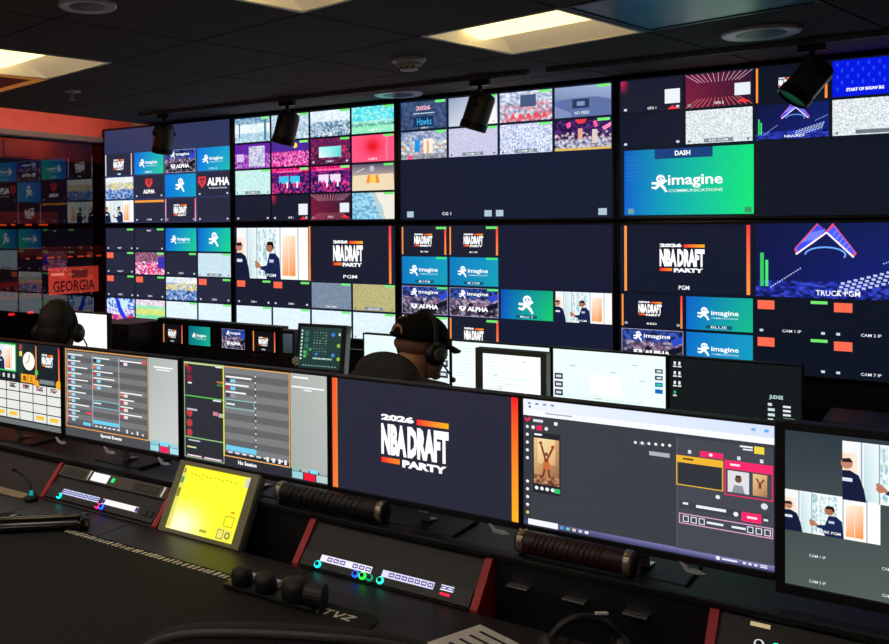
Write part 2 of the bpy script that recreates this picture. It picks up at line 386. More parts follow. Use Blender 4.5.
def stage(t, seed, scr):
    t.mosaic(18, 12, [(.18, ['#d81870', '#a01060', '#ff3c90'], .15), (.6, ['#30185c', '#c02078', '#5a2090', '#18102c'], .2), (1, ['#1a1440', '#4c2c90', '#f03c90', '#200c30'], .2)], seed)
    t.rect(.2, .32, .46, .62, scr, 2); t.rect(.5, .32, .76, .62, scr, 2); t.rect(.15, .1, .82, .17, '#ff5aa0', 2)
    for k in range(6): t.rect(.22+k*.09, .55, .26+k*.09, .8, ['#241a50', '#e83c88', '#fff0f8'][k % 3], 3)

def disp1(t):
    t.fill('#2c3558')
    c = t.cell
    a = c(0,1); draft(a, bg=BG2, rect=(.3,.24,.68,.74), uv=(0,.03,.93,.96), barc=('#ffb0a8', '#f4e6e2')); a.rect(.45,.9,.56,.96,'#dfe4ee',3)
    imagine(c(1,1), '#0a64d0', '#16b0b8', '#2ac88a', '#0a72d8', 'IMG', False, boxlabel=False)
    arena_logo(c(2,1), green=False); imagine(c(3,1), '#0a72d0', '#169ac8', '#1ab8a8', '#0a78d8', 'CG 2', False, boxlabel=False)
    exterior(c(0,2), 11); alpha(c(1,2), False); imagine(c(2,2), '#0a78d8', '#1494cc', '#12a0c0', '#0a70d0', None, False, True); alpha(c(3,2), True)
    interview(c(0,3)); a = c(1,3); dark(a, 'CAM', c=BG2, lw=.08); a.rect(0,.02,1,.12,'#f09a3c',2)
    draft(c(2,3), bg=BG2, rect=(.28,.24,.7,.76), uv=(0,.03,.96,1), barc=('#e86a90', '#f0a0b8'), sq=True); dark(c(3,3), c=BG2)
    t.rect(0, .249, 1, .252, '#1a2038', 1)
def disp2(t):
    t.fill('#0c0e1a'); c = t.cell
    a = c(0,0); a.mosaic(16,10,[(.25,['#7aa0c0','#9cc0d4','#5a86a8'],.1),(.6,['#e4f0f4','#f0f8fa','#d0e4ec'],.05),(1,['#a8cce0','#c8e0ec','#88b0c8'],.1)],21); a.rect(.12,.2,.15,.8,'#3a5a78',2); a.rect(.84,.1,.9,.95,'#4a7890',2); a.rect(.76,0,.98,.09,'#8aee80',3)
    a = c(1,0); a.mosaic(16,10,[(.4,['#c0d8e8','#d8e8f0','#a0c0d4'],.1),(1,['#8ab0c4','#b0ccdc','#d8e8f0'],.1)],22); marks(a,green=True,sq=False)
    a = c(2,0); a.mosaic(20,12,[(.4,['#dcecf4','#eef6fa','#c8dcea'],.06),(1,['#a8c4d8','#6a8ca8','#d8e6f0','#4a6c8c'],.15)],23); marks(a,green=True,sq=False); a.text('CAM 3',.40,.85,.62,.93,'#ffffff',4)
    a = c(3,0); a.mosaic(18,12,[(.5,['#5ce0e4','#38cce0','#a8f0f0'],.1),(.62,['#b8ece4','#8adcc8'],.1),(.75,['#3a8a7c','#60b0a0','#a8e0d0'],.2),(1,['#80e0b0','#a0ecc8'],.06)],24); marks(a,green=True,sq=False); a.text('CAM 4',.40,.85,.62,.93,'#ffffff',4)
    a = c(0,1); crowd(a,25,'#6a20a8',('#8a24a8','#c8a0d8','#50187c','#b04ac8')); a.mosaic(8,9,[(1,['#e4dcf0','#c8c8e0','#9aa8c8'],.1)],26,2,(.40,.1,.85,.95)); a.rect(.05,.4,.25,.72,'#d8b8f0',2)
    a = c(1,1); crowd(a,27,'#4c2c98'); a.disc(.64,.18,.06,'#f4dc60',2); a.rect(.76,0,.98,.09,'#8aee80',3)
    a = c(2,1); a.mosaic(16,10,[(.3,['#8a2060','#601850','#3a2048'],.2),(.8,['#4a1848','#c0386c','#2a1430','#7a2a60'],.2),(1,['#3c1838','#6a2450'],.2)],28); a.grad(.22,.32,.78,.74,'#a8f0ec','#60e0dc','#38c8cc','#e8fafa',2); marks(a,'CAM 7',True,lw=.1)
    a = c(3,1); a.raster(0,0,1,1,16,10,lambda x,y:(lambda g:(1.0-.25*g,.09*(1-g)+.003,.20*(1-g)+.01))(math.exp(-((x-.5)**2/.05+(y-.42)**2/.12)))); a.rect(.8,0,.86,1,'#ff6a90',2); marks(a,'CAM 8',True,False,lw=.1)
    noise_t(c(0,2),29,'CAM 9',True,['#c0e8e4','#b0dcd8','#d0f0ec'])
    a = c(1,2); stage(a,30,'#3ac0e8'); a.rect(.76,0,.98,.09,'#8aee80',3); a = c(2,2); stage(a,31,'#e8d8f0'); a.rect(.76,0,.98,.09,'#8aee80',3)
    a = c(3,2); a.grad(0,0,1,1,'#5a5470','#4c4864','#e8d8c0','#f0e0c8'); a.poly([(.02,.42),(.98,.38),(1,1),(0,1)],'#e8d4b0',1); a.poly([(.38,.42),(.62,.42),(.66,.72),(.34,.72)],'#f08a2c',2); a.poly([(.44,.42),(.56,.42),(.58,.72),(.42,.72)],'#f4c860',3); a.disc(.48,.18,.06,'#b8b4c8',2); a.line((.1,.3),(.3,.16),.02,'#c8c4d4',2); marks(a,green=True)
    dark(c(0,3)); gfx(c(1,3)); rays(c(2,3)); a = c(3,3)
    a.mosaic(12,9,[(1,['#78b8d8','#90cce4','#5a9cc0','#a8dcec'],.12)],33); a.poly([(.5,0),(1,0),(1,1),(.78,1),(.72,.5)],'#e8e4d8',2); a.poly([(.46,0),(.56,0),(.8,1),(.7,1)],'#b8c8cc',3); marks(a,green=True,sq=False)
def disp3(t):
    t.fill('#141a30'); c = t.cell
    a = c(0,0); a.mosaic(14,9,[(1,['#34486c','#3c5478','#2a3c5c','#48608a'],.12)],41); a.rect(.28,.55,.72,.92,'#15305c',2); a.text('Hawks',.36,.60,.68,.86,'#3cb4e8',4); a.text('2026',.34,.16,.66,.32,'#e8a8b8',4,.05); a.rect(.27,.42,.74,.45,'#c8d8ec',3); a.text('CAM 13',.44,.93,.6,.99,'#e8f0f8',4); a.rect(.76,0,.98,.09,'#7ae87a',3)
    a = c(1,0); a.grad(0,0,1,1,'#8a9ab8','#c8d0dc','#f0f0ee','#c0cad8'); a.poly([(.62,.1),(.95,.3),(1,1),(.55,1)],'#f4f2ee',1); marks(a,green=True)
    a = c(2,0); a.mosaic(16,10,[(.35,['#e0e8f4','#c0cce0','#8a98bc'],.1),(.75,['#b0b8d0','#dce4f0','#6a7498','#e88a90'],.15),(1,['#c84858','#e0707c','#a0a8c0','#d8dce8'],.15)],43); a.rect(.40,.12,.70,.52,'#46577c',2)
    for k in range(5): a.poly([(.2+k*.15,.92),(.26+k*.15,.72),(.32+k*.15,.92)],'#e84c54',3)
    a.rect(.76,0,.98,.09,'#7ae87a',3)
    a = c(3,0); a.grad(0,0,1,1,'#8a9ec4','#9cb0d4','#5a6c9c','#4c5c88'); a.poly([(.0,.45),(.3,.38),(.75,.38),(1,.5),(1,1),(0,1)],'#5c6ea0',1); a.rect(.32,.42,.62,.72,'#2c3858',2); a.rect(.40,.50,.54,.64,'#8090b8',3); a.poly([(0,.6),(.3,.85),(.3,1),(0,1)],'#7c8cb8',2); a.text('NO FEED',.36,.82,.62,.92,'#e8f0f8',4); a.rect(.76,0,.98,.09,'#7ae87a',3)
    a = c(0,1); a.mosaic(16,11,[(.35,['#8a98b4','#6a84b0','#b8c0d0'],.15),(.8,['#d8dce8','#7890c0','#e8e4dc','#a8b4a8','#c89060'],.2),(1,['#6a7888','#90a090','#b8a8c0'],.15)],45); a.rect(.30,.3,.42,.75,'#1a90e0',2); a.rect(.50,.28,.70,.8,'#f0e8e0',2); a.rect(.57,.35,.62,.8,'#e8a860',3); a.rect(.15,.86,.25,1,'#f04890',2); a.rect(.76,0,.98,.09,'#7ae87a',3)
    noise_t(c(1,1),46,'CAM 10',True,['#c4c4e0','#ccccE6','#bcbcd8']); noise_t(c(2,1),47,'CAM 20',True,['#b8c4e4','#d8e0f4','#98a8d0','#ecf0fa'])
    a = c(3,1); a.mosaic(20,12,[(.4,['#1c1640','#3a2060','#14102c','#60307c'],.2),(.62,['#241c48','#e8c8d8','#5a3a7c','#141030'],.2),(1,['#8a94b0','#d8dce8','#3a3c60','#c8b8d0'],.2)],48); a.poly([(.36,.0),(.58,.0),(.53,.14),(.42,.14)],'#e83848',2); a.poly([(.2,.12),(.28,.05),(.30,.2),(.23,.28)],'#f05aa0',2); a.poly([(.68,.1),(.74,.06),(.78,.24),(.72,.3)],'#f05aa0',2); a.poly([(.84,.3),(1,.14),(1,.28),(.88,.4)],'#f88ac0',2); a.rect(.42,.3,.5,.66,'#e0a890',3); a.rect(.67,.35,.76,.8,'#d8c8c0',3); a.rect(0,.92,1,1,'#d8b860',2)
    a.rect(.76,0,.98,.09,'#7ae87a',3)
    for u in (.035,.43,.485,.94): t.rect(u,.93,u+.035,.98,'#a8c0d0',2)
    t.text('CG 1',.22,.94,.265,.965,'#ffffff',2)
def disp4(t):
    t.fill('#0e1422'); c = t.cell
    gfx(c(0,0)); rays(c(1,0)); draft(c(2,0), bg='#0e1422', rect=(.32,.32,.5,.62), uv=(0,.03,.95,.985), sq=False)
    a = c(3,0); a.fill('#0618d8')
    rnd = random.Random(51)
    for k in range(34): u = .05+(k % 7)*.135+(k//7 % 2)*.06; v = .06+(k//7)*.17; a.rect(u,v,u+.03,v+.1,'#1a44f4',1)
    a.text('START OF SHOW BG',.18,.78,.66,.87,'#ffffff',3,.04)
    dark(c(0,1),c='#10172a'); noise_t(c(1,1),52,'REF CAM',False,['#d2dade','#e0e6ea','#bcc6cc','#eef2f4'],40,24)
    arena_blue(c(2,1),'NBA REV',53); noise_t(c(3,1),54,None,False,['#d2dade','#e0e6ea','#bcc6cc','#eef2f4'],40,24); c(3,1).rect(.3,.86,.75,.97,'#6a747c',3)
    a = t.sub(.018,.515,.498,.985); a.grad(0,0,1,1,'#0c58b8','#10d878','#12e070','#0860c8',0,12)
    for k in range(9):
        for q in range(7): a.disc(.03+k*.032,.10+q*.06,.008-.0006*k,'#2a80d0',1,8)
    a.rect(.25,0,.70,.15,'#143c78',2); a.text('DASH',.41,.035,.53,.11,'#ffffff',4,.03)
    runner(a,.29,.52,.13); a.text('imagine',.355,.40,.775,.60,'#ffffff',4,.018); a.text('COMMUNICATIONS',.36,.615,.775,.66,'#dff6f0',4)
    a.rect(.03,.90,.08,.98,'#6a9a9c',3); a.rect(.935,.90,.985,.98,'#3a9068',3)
def disp5(t):
    t.fill('#171a2c'); c = t.cell; D = '#26283c'
    dark(c(0,0),'REP',True,c=D,lw=.07); a = c(1,0); dark(a,None,True,c=D); a.text('REC',.42,.06,.56,.13,'#ffffff',4)
    imagine(c(2,0),'#0a5cc8','#16b0b0','#1cc890','#0a68d0',None,False); imagine(c(3,0),'#0a5cc8','#18c0a0','#1cd080','#0a68d0',None,False,True)
    dark(c(0,1),'CAM 18',True,red=True,c=D,lw=.1); a = c(1,1); a.mosaic(18,12,[(.4,['#8a5068','#6a3c5c','#b08098'],.15),(1,['#f04890','#fff0f6','#c02868','#5838a0','#ffb0d0','#e83050'],.2)],61); a.rect(.78,.2,1,.7,'#3a34b0',2); a.rect(.76,0,.98,.1,'#7ae87a',3)
    dark(c(2,1),'CAM 3',True,c=D,lw=.08); noise_t(c(3,1),62,'NET FEED',True,['#c4dce8','#cce2ec','#bcd6e2'])
    dark(c(0,2),'CAM 2',True,red=True,c=D,lw=.08); dark(c(1,2),'CAM 5',True,red=True,c=D,lw=.08); exterior(c(2,2),63); dark(c(3,2),'CAM 6',True,red=True,c=D,lw=.08)
    a = c(0,3); a.mosaic(14,10,[(.5,['#3a80e8','#e8f0f8','#c8e0f4','#1848d0'],.15),(.75,['#2048d8','#e8a8d0','#b0d8f0','#f0f4fa'],.15),(1,['#e83c80','#7a2880','#f4b8d8','#c02860'],.2)],64); a.poly([(.3,0),(.42,0),(.6,.6),(.75,.95),(.6,.95),(.42,.6)],'#1c3ce0',2); a.poly([(.48,.1),(.8,.05),(.72,.5),(.52,.45)],'#bfe8ec',2)
    field(c(1,3),65); noise_t(c(2,3),66,None,True); noise_t(c(3,3),67,None,True)
def disp6(t):
    t.fill('#171b30'); c = t.cell
    interview(t.sub(.012,.01,.485,.492),'PGM')
    draft(t.sub(.49,.0,.99,.497), rect=(.30,.25,.65,.72), uv=(0,.02,.945,.97), label='PGM')
    dark(c(0,2),'CAM 1',True,red=True,lw=.08); dark(c(1,2),'CAM 2',True,red=True,lw=.08)
    noise_t(c(2,2),71,'CAM 13 ROBO',True,['#76889c','#7e90a4','#6e8094']); noise_t(c(3,2),72,'CAM 14 ROBO',True,['#b4ae78','#bcb680','#aca670'])
    for i in range(4): noise_t(c(i,3),73+i,None,True)
def disp7(t):
    t.fill('#151a30'); c = t.cell
    draft(c(0,0),rect=(.28,.24,.68,.72),green=True,label='ME 1 PGM',uv=(0,.03,.94,.98)); draft(c(1,0),rect=(.30,.24,.70,.72),green=True,label='ME 1 PGM',uv=(0,.03,.96,1))
    imagine(c(0,1),'#0a78b8','#1494c0','#129cb0','#0a74b8','ME 2 PGM'); imagine(c(1,1),'#0a78b8','#1494c0','#129cb0','#0a74b8','ME 2 PGM')
    arena_logo(c(0,2),seed=81); arena_logo(c(1,2),seed=82); imagine(c(2,2),'#0a48b0','#10a878','#14c860','#0a54c0','Mixer 3',False,True); interview(c(3,2),'PGM')
    noise_t(c(0,3),83); draft(c(1,3),rect=(.30,.30,.70,.86),green=True,uv=(0,.03,.96,1))
def disp8(t):
    t.fill('#0c1220'); c = t.cell
    draft(t.sub(.0,.01,.495,.485),rect=(.315,.27,.655,.70),uv=(.035,.055,.955,.98),bg='#10172a'); t.text('PGM',.228,.435,.268,.465,'#ffffff',4)
    arena_blue(t.sub(.505,.0,1.0,.49),'TRUCK PGM',91,True)
    draft(c(0,2),rect=(.28,.20,.66,.66),uv=(0,.03,.96,.99),bg='#10172a',label='RED',sq=True); imagine(c(1,2),'#0a5ac0','#12a890','#14b880','#0a68c8','BLUE',False); 
    a = c(2,2); dark(a,'CAM 1 IP',True,red=True,c='#0c1220',lw=.13); a = c(3,2); dark(a,'CAM 2 IP',False,red=True,c='#0c1220',lw=.13)
    arena_logo(c(0,3),green=False,seed=92); imagine(c(1,3),'#0a6ac0','#1494c0','#129cb8','#0a74c0','ME 2',False)
    dark(c(2,3),None,True,red=True,c='#0c1220'); dark(c(3,3),'CAM 7 IP',False,red=True,c='#0c1220',lw=.13)

# ------------------------------------------------------------------ the setting
XL, XR, YB, YF, ZC = -2.5, 3.3, -6.6, 0.30, 2.405
XE = -2.03                                    # the tile ceiling ends here, a raised cove runs on to the left wall
M_FLOOR = K('grey_carpet', '#8a8480', rough=.95, noise=.35, scale=220, bump=.6)
M_WALLD = K('black_wall_paint', '#17171a', rough=.8, noise=.12, scale=18, bump=.1)
M_WALLB = K('pale_wall_paint', '#a8a29c', rough=.8, noise=.05, scale=12)
M_WALLG = K('grey_wall_paint', '#9aa0a0', rough=.7, noise=.06, scale=12)
M_WALLR = K('red_wall_paint', '#dc6a5e', rough=.6, noise=.07, scale=9)
struct(B().box((-4.5, YB-.1, -.1), (XR+.1, 2.5, 0)).build('floor', M_FLOOR))
struct(B().box((XL, YF, 0), (XR+.1, YF+.1, 2.85)).build('wall_front', M_WALLG))
struct(B().box((XR, YB, 0), (XR+.1, YF, 2.85)).build('wall_right', M_WALLB))
struct(B().box((-4.4, YB-.1, 0), (XR+.1, YB, 2.85)).build('wall_back', M_WALLB))
M_MAROON = K('maroon_wall_paint', '#5a1a14', rough=.8, noise=.35, scale=3)
struct(B().box((-4.5, YB-.1, 0), (-4.4, 2.5, 2.85)).build('wall_beyond', M_MAROON))
struct(B().box((-4.4, 2.4, 0), (XL, 2.5, 2.85)).build('wall_beyond_end', M_MAROON))
# left wall: low sill wall, glass, rail, red band above
lw = struct(B().box((XL-.08, YB, 0), (XL, YF, .72)).box((XL-.08, YF, 0), (XL, 2.4, 2.85)).build('wall_left', M_WALLD))
rb = struct(B().box((XL-.08, YB, 2.335), (XL, YF, 2.85)).build('wall_left_upper', M_WALLR))
win = struct(B().box((XL-.09, YB, .72), (XL+.02, YF, .76), .004).build('window_1', M_DGREY))
B().box((XL-.09, YB, 2.295), (XL+.025, YF, 2.335), .004).build('window_rail', K('grey_rail', '#7d7f7c', rough=.4, metal=.3, noise=.05), win)
for yy in (-6.4, -4.4, -2.4): B().box((XL-.07, yy-.03, .76), (XL-.005, yy+.03, 2.295), .004).build('window_mullion', M_DGREY, win)
gm = bpy.data.materials.new('reflective_glass'); gm.use_nodes = True; nt = gm.node_tree; nt.nodes.remove(nt.nodes['Principled BSDF'])
tr = nt.nodes.new('ShaderNodeBsdfTransparent'); tr.inputs[0].default_value = (.92, .92, .92, 1)
gl = nt.nodes.new('ShaderNodeBsdfGlossy'); gl.inputs['Roughness'].default_value = .004
fr = nt.nodes.new('ShaderNodeFresnel'); fr.inputs['IOR'].default_value = 2.0
mx = nt.nodes.new('ShaderNodeMixShader')
ge = nt.nodes.new('ShaderNodeNewGeometry'); sb = nt.nodes.new('ShaderNodeMath'); sb.operation = 'SUBTRACT'; sb.inputs[0].default_value = 1; ml = nt.nodes.new('ShaderNodeMath'); ml.operation = 'MULTIPLY'
nt.links.new(ge.outputs['Backfacing'], sb.inputs[1]); nt.links.new(fr.outputs[0], ml.inputs[0]); nt.links.new(sb.outputs[0], ml.inputs[1])   # the rear face of the pane only lets light through
nt.links.new(ml.outputs[0], mx.inputs[0]); nt.links.new(tr.outputs[0], mx.inputs[1]); nt.links.new(gl.outputs[0], mx.inputs[2])
nt.links.new(mx.outputs[0], nt.nodes['Material Output'].inputs[0])
for y0, y1 in ((-6.37, -4.43), (-4.37, -2.43), (-2.37, YF-.02)):
    B().box((XL-.045, y0, .76), (XL-.035, y1, 2.295)).build('glass_pane', gm, win)
# ceiling: dark backing, T-grid recess, tiles as separate pieces
GO = Vector((-0.262, -1.246)); TH = -0.2060; SA, SB = .6139, .6165
GA = Vector((math.cos(TH), math.sin(TH)))*SA; GB = Vector((-math.sin(TH), math.cos(TH)))*SB      # node(i,j) = GO + i*GA + (j-3)*GB
node = lambda i, j: GO + GA*i + GB*(j-3)
ceil = struct(B().box((XE, YB, ZC+.10), (XR, YF, ZC+.16)).build('ceiling', M_TGRID))
struct(B().box((-4.4, YB-.1, 2.75), (XE+.05, 2.5, 2.85)).build('ceiling_cove', M_WALLD))
B().box((XE-.012, YB, ZC-.002), (XE, YF, ZC+.16), .002).build('ceiling_edge_trim', M_TGRID, ceil)
def clip(poly, lo, hi, ax):
    out = []
    for sgn, lim in ((1, lo), (-1, hi)):
        src = out if sgn == -1 else poly; res = []
        for k in range(len(src)):
            a, b = src[k], src[(k+1) % len(src)]; da, db = sgn*(a[ax]-lim), sgn*(b[ax]-lim)
            if da >= 0: res.append(a)
            if (da >= 0) != (db >= 0): t = da/(da-db); res.append(a+(b-a)*t)
        out = res
        if not out: return []
    return out
TROFS = {(-1,1), (2,1), (2,3), (3,3)} | {(i, j) for i in (-2, 0, 2, 4) for j in (-1, -3, -5)}  # the second set are unseen panels added to light the room
for i in range(-9, 12):
    for j in range(-9, 9):
        if (i, j) in TROFS or (i, j) == (-2, 1): continue
        ins = .0048/SA
        P = [node(i+ins, j+ins), node(i+1-ins, j+ins), node(i+1-ins, j+1-ins), node(i+ins, j+1-ins)]
        P = clip(P, XE+.003, XR-.003, 0)
        if P: P = clip(P, YB+.003, YF-.003, 1)
        if not P or len(P) < 3: continue
        ar = abs(sum(P[k].x*P[(k+1) % len(P)].y-P[(k+1) % len(P)].x*P[k].y for k in range(len(P))))/2
        if ar < .004: continue
        B().prism([(p.x, p.y) for p in P], ZC, ZC+.0119, 'z').build('ceiling_tile', M_TILE, ceil)
# cove lamp behind the ceiling edge, washing the red band
cl = tag(B().box((XE-.10, -6.0, ZC+.10), (XE-.05, .1, ZC+.125), .004).build('cove_light_strip', K('cove_lamp', '#ffd8c0', emit='#ffb89a', estr=15)), 'warm light strip hidden in the cove above the ceiling edge', 'light strip')

# ------------------------------------------------------------------ ceiling fixtures
M_LAMP = mat('troffer_diffuser', '#fff6d8', emit='#ffe694', estr=TROFFER)
M_ADDED_LAMP = mat('added_troffer_diffuser', '#fff8ee', emit='#fff0e2', estr=7.0)  # stronger emission for the added panels out of view
M_REFL_GLOW = K('troffer_reflector_glow', '#f4eee4', rough=.45, noise=.05, emit='#f0d0a4', estr=.28)  # weak emission paints the diffuser's light onto wings and ends
M_OFF_REFLECT = K('unlit_diffuser_reflection', '#62b0ac', rough=.3, noise=.1, scale=6, spec=.9)  # teal reflection of the screens painted into the base colour
def troffer(i, j, lit, label):
    c = node(i+.5, j+.5); t = thing('ceiling_troffer', label, 'ceiling light', (c.x, c.y, ZC), TH, 'square ceiling troffers')
    a, b = SA/2-.004, SB/2-.004; f = .018
    m = B()
    for lo, hi in (((-a,-b,-.002),(-a+f,b,.010)), ((a-f,-b,-.002),(a,b,.010)), ((-a+f,-b,-.002),(a-f,-b+f,.010)), ((-a+f,b-f,-.002),(a-f,b,.010))): m.box(lo, hi, .002)
    m.build('frame', M_WHITEP if lit else M_DGREY, t)
    w2 = a-f; d2 = b-f
    if lit:
        # recessed pan: two sloping wings, sloping ends, glowing curved diffuser in the middle
        dt = .078
        for sg in (-1, 1):
            B().prism([(sg*d2, .003), (sg*d2, .006), (sg*d2*.42, dt), (sg*d2*.40, dt-.003)], -w2, w2, 'x').build('reflector_wing', M_REFL_GLOW, t)
            B().prism([(sg*w2, .003), (sg*w2, .006), (sg*w2*.86, dt), (sg*w2*.85, dt-.003)], -d2, d2, 'y').build('end_plate', M_REFL_GLOW, t)
        n = 10; arc = [(d2*.40*math.cos(PI*k/n), dt-.004-.055*math.sin(PI*k/n)) for k in range(n+1)]
        B().prism(arc, -w2*.86, w2*.86, 'x').build('diffuser', M_LAMP if j >= 0 else M_ADDED_LAMP, t, False)
    else:
        B().box((-w2, -d2, .002), (w2, d2, .010), .002).build('diffuser', M_OFF_REFLECT, t)
    return t
LT = {(-1,1): 'lit warm ceiling light panel at the far left above the glass wall', (2,1): 'lit ceiling light panel cut off by the top edge of the picture',
      (2,3): 'lit warm ceiling light panel in the middle before the video wall', (3,3): 'unlit ceiling panel with painted teal reflection beside the lit middle panel'}
for (i, j) in sorted(TROFS):
    rows = {-1: 'over the front desk chair', -3: 'above the camera position', -5: 'near the back wall'}; colw = {-2: 'leftmost', 0: 'second from the left', 2: 'third from the left', 4: 'rightmost'}
    troffer(i, j, (i, j) != (3, 3), LT.get((i, j)) or 'added unseen ceiling light panel %s, %s of its row' % (rows[j], colw[i]))
c = node(-1.5, 1.5); t = thing('ceiling_panel', 'orange framed dark red ceiling panel at the left edge beside the lit panel', 'ceiling panel', (c.x, c.y, ZC), TH)
a, b = SA/2-.004, SB/2-.004; f = .05; m = B()
for lo, hi in (((-a,-b,-.002),(-a+f,b,.010)), ((a-f,-b,-.002),(a,b,.010)), ((-a+f,-b,-.002),(a-f,-b+f,.010)), ((-a+f,b-f,-.002),(a-f,b,.010))): m.box(lo, hi, .002)
m.build('frame', mat('orange_glow_frame', '#d98a3c', rough=.5, noise=.1, emit='#e0883a', estr=.35), t); B().box((-a+f, -b+f, .002), (a-f, b-f, .010)).build('infill', mat('red_glow_infill', '#7a2f2c', rough=.6, noise=.1, emit='#7a2a28', estr=.12), t)  # faint emission paints warm light onto the unlit frame and infill
def speaker(x, y, r, label):
    t = thing('ceiling_speaker', label, 'speaker', (x, y, ZC), 0, 'round ceiling speakers')
    B().lathe([(r*.90, .0), (r, .0), (r*.99, -.010), (r*.95, -.014), (r*.90, -.012)], n=40).build('rim', K('speaker_rim', '#d4d6d4', rough=.3, noise=.05), t, True)
    m = B().lathe([(r*.90, .0), (r*.90, -.010), (r*.5, -.013), (.004, -.014)], n=40); m.build('grille', K('speaker_grille', '#4a4b50', rough=.4, metal=.4, noise=.2, scale=300, bump=.6), t, True)
speaker(.115, -.19, .135, 'round ceiling speaker over the second and third displays')
speaker(2.015, -.755, .140, 'round ceiling speaker at the right above the rightmost display')
speaker(.35, -2.655, .095, 'bright rimmed round ceiling speaker at the top left')
t = thing('smoke_detector', 'white dome smoke detector on the ceiling left of the middle light panel', 'smoke detector', (.68, -1.10, ZC))
B().lathe([(.075, 0), (.075, -.012), (.062, -.022)], n=32).build('base_plate', M_WHITEP, t, True)
B().lathe([(.060, -.022), (.042, -.045), (.036, -.052), (.02, -.055)], n=32).build('dome', M_WHITEP, t, True)
m = B()
for k in range(10): a = k*2*PI/10; m.box((.041*math.cos(a)-.006, .041*math.sin(a)-.006, -.047), (.041*math.cos(a)+.006, .041*math.sin(a)+.006, -.042))
m.build('vent_slot', M_INK, t)
t = thing('fire_sprinkler', 'small chrome fire sprinkler head on the ceiling at the left', 'sprinkler', (-1.20, -1.39, ZC))
B().lathe([(.045, 0), (.045, -.004), (.03, -.008)], n=24).build('escutcheon', M_WHITEP, t, True)
B().cyl((0, 0, -.006), (0, 0, -.038), .009, n=12).build('pipe', M_SILVER, t); m = B().cyl((0, 0, -.045), (0, 0, -.048), .022, n=20).cyl((-.01,0,-.03),(-.01,0,-.046),.002).cyl((.01,0,-.03),(.01,0,-.046),.002); m.build('deflector', M_SILVER, t)
# lighting track and spotlights
for x0, x1, lab in ((-1.64, .97, 'long black lighting track running over the three left displays'), (1.06, 3.0, 'black lighting track over the rightmost display')):
    t = thing('lighting_track', lab, 'track', ((x0+x1)/2, -.45, ZC), 0, 'ceiling lighting tracks'); h = (x1-x0)/2
    B().box((-h, -.018, -.022), (h, .018, 0), .002).build('rail', K('track_black', '#6a6a70', rough=.4, metal=.0, noise=.1), t)
    B().box((-h+.005, -.006, -.0235), (h-.005, .006, -.022)).build('slot', M_INK, t)
def spot(x, y, lean, away, label, L=.19, R=.064):
    t = thing('spotlight', label, 'spotlight', (x, y, ZC-.022), 0, 'black can spotlights on the tracks')
    B().box((-.05, -.016, -.028), (.05, .016, 0), .003).cyl((0,0,-.028),(0,0,-.05),.011).build('track_adapter', M_BLACK, t)
    d = (-_r*lean + Vector((-math.sin(YAW), math.cos(YAW), 0))*away + Vector((0, 0, -1))).normalized()
    side = d.cross(Vector((0,0,1))); side.normalize(); top = Vector((0, 0, -.05)); piv = Vector((0, 0, -.125))
    arc = [top+(side*math.sin(a)*(R+.012))+Vector((0,0,-1))*(1-math.cos(a))*.075 for a in [k*PI/12 for k in range(-6, 7)]]
    B().tube(arc, .005, 8).build('yoke', M_BLACK, t, True)
    q = d.to_track_quat('Z', 'Y').to_matrix()
    c0 = piv - d*L*.35
    B().lathe([(R*.55, 0), (R*.92, .012), (R, .03), (R, L*.78), (R*1.0, L*.80)], c0, 28, q).build('can', K('spot_can', '#5a5652', rough=.34, metal=.35, noise=.12, scale=12), t, False)
    B().lathe([(R*1.06, L*.80), (R*1.06, L*.98), (R*.95, L*1.0), (R*.95, L*.96), (.004, L*.94)], c0, 28, q).build('lens_ring', M_DGREY, t)
    B().cyl(piv+side*(R-.002), piv+side*(R+.018), .012, n=12).cyl(piv-side*(R-.002), piv-side*(R+.018), .012, n=12).build('pivot_knob', M_BLACK, t)
spot(-1.43, -.45, .14, .18, 'black can spotlight furthest left, over the leftmost display'); spot(-.46, -.45, .25, .15, 'black can spotlight in front of the second display')
spot(.72, -.45, .30, .15, 'black can spotlight in front of the third display'); spot(2.15, -.45, .80, .15, 'large looking black can spotlight over the rightmost display', .185, .062)

# ------------------------------------------------------------------ the video wall
DW, DH, BX, BY, ZM = 1.21, .681, .0342, .0348, 1.6827
def wall_display(c, r, fn, label):
    xc = (c-2)*(DW+BX)+BX/2+DW/2; zb = ZM+BY/2 if r == 0 else ZM-BY/2-DH
    t = thing('wall_display', label, 'display', (xc, 0, zb-BY*.4), 0, 'large displays of the video wall')
    o = BY*.4; e = BX*.46; eb = BY*.4
    B().frame(-DW/2, DW/2, o, o+DH, -.006, .03, e, e, eb, eb, .002).build('bezel', M_BLACKG, t)
    B().box((-DW/2-e, .004, 0), (DW/2+e, .07, DH+2*o), .004).build('housing', M_BLACK, t)
    cv = Canvas(DW, DH); fn(Tv(cv)); cv.build(t, (0, .0035, o+DH/2))
    B().box((-.3, .07, .1), (.3, .10, DH-.1)).build('wall_mount', M_DGREY, t)
LAB = {(0,0): 'upper leftmost wall display with plain blue band over a grid of logo tiles', (1,0): 'upper wall display showing pink stages, crowds and outdoor pictures',
 (2,0): 'upper wall display, bright pictures on top and empty navy lower half', (3,0): 'upper rightmost wall display with large blue to green DASH picture',
 (0,1): 'lower leftmost wall display with dark tiles, red squares and a green field', (1,1): 'lower wall display with two men talking beside a glowing logo',
 (2,1): 'lower wall display behind the man in the cap, logo tiles at left', (3,1): 'lower rightmost wall display with blue arena picture and red squares'}
for (c, r), fn in {(0,0): disp1, (1,0): disp2, (2,0): disp3, (3,0): disp4, (0,1): disp5, (1,1): disp6, (2,1): disp7, (3,1): disp8}.items(): wall_display(c, r, fn, LAB[(c, r)])
t = thing('display_rack', 'black steel frame carrying the video wall displays', 'rack', (0, .10, 0))
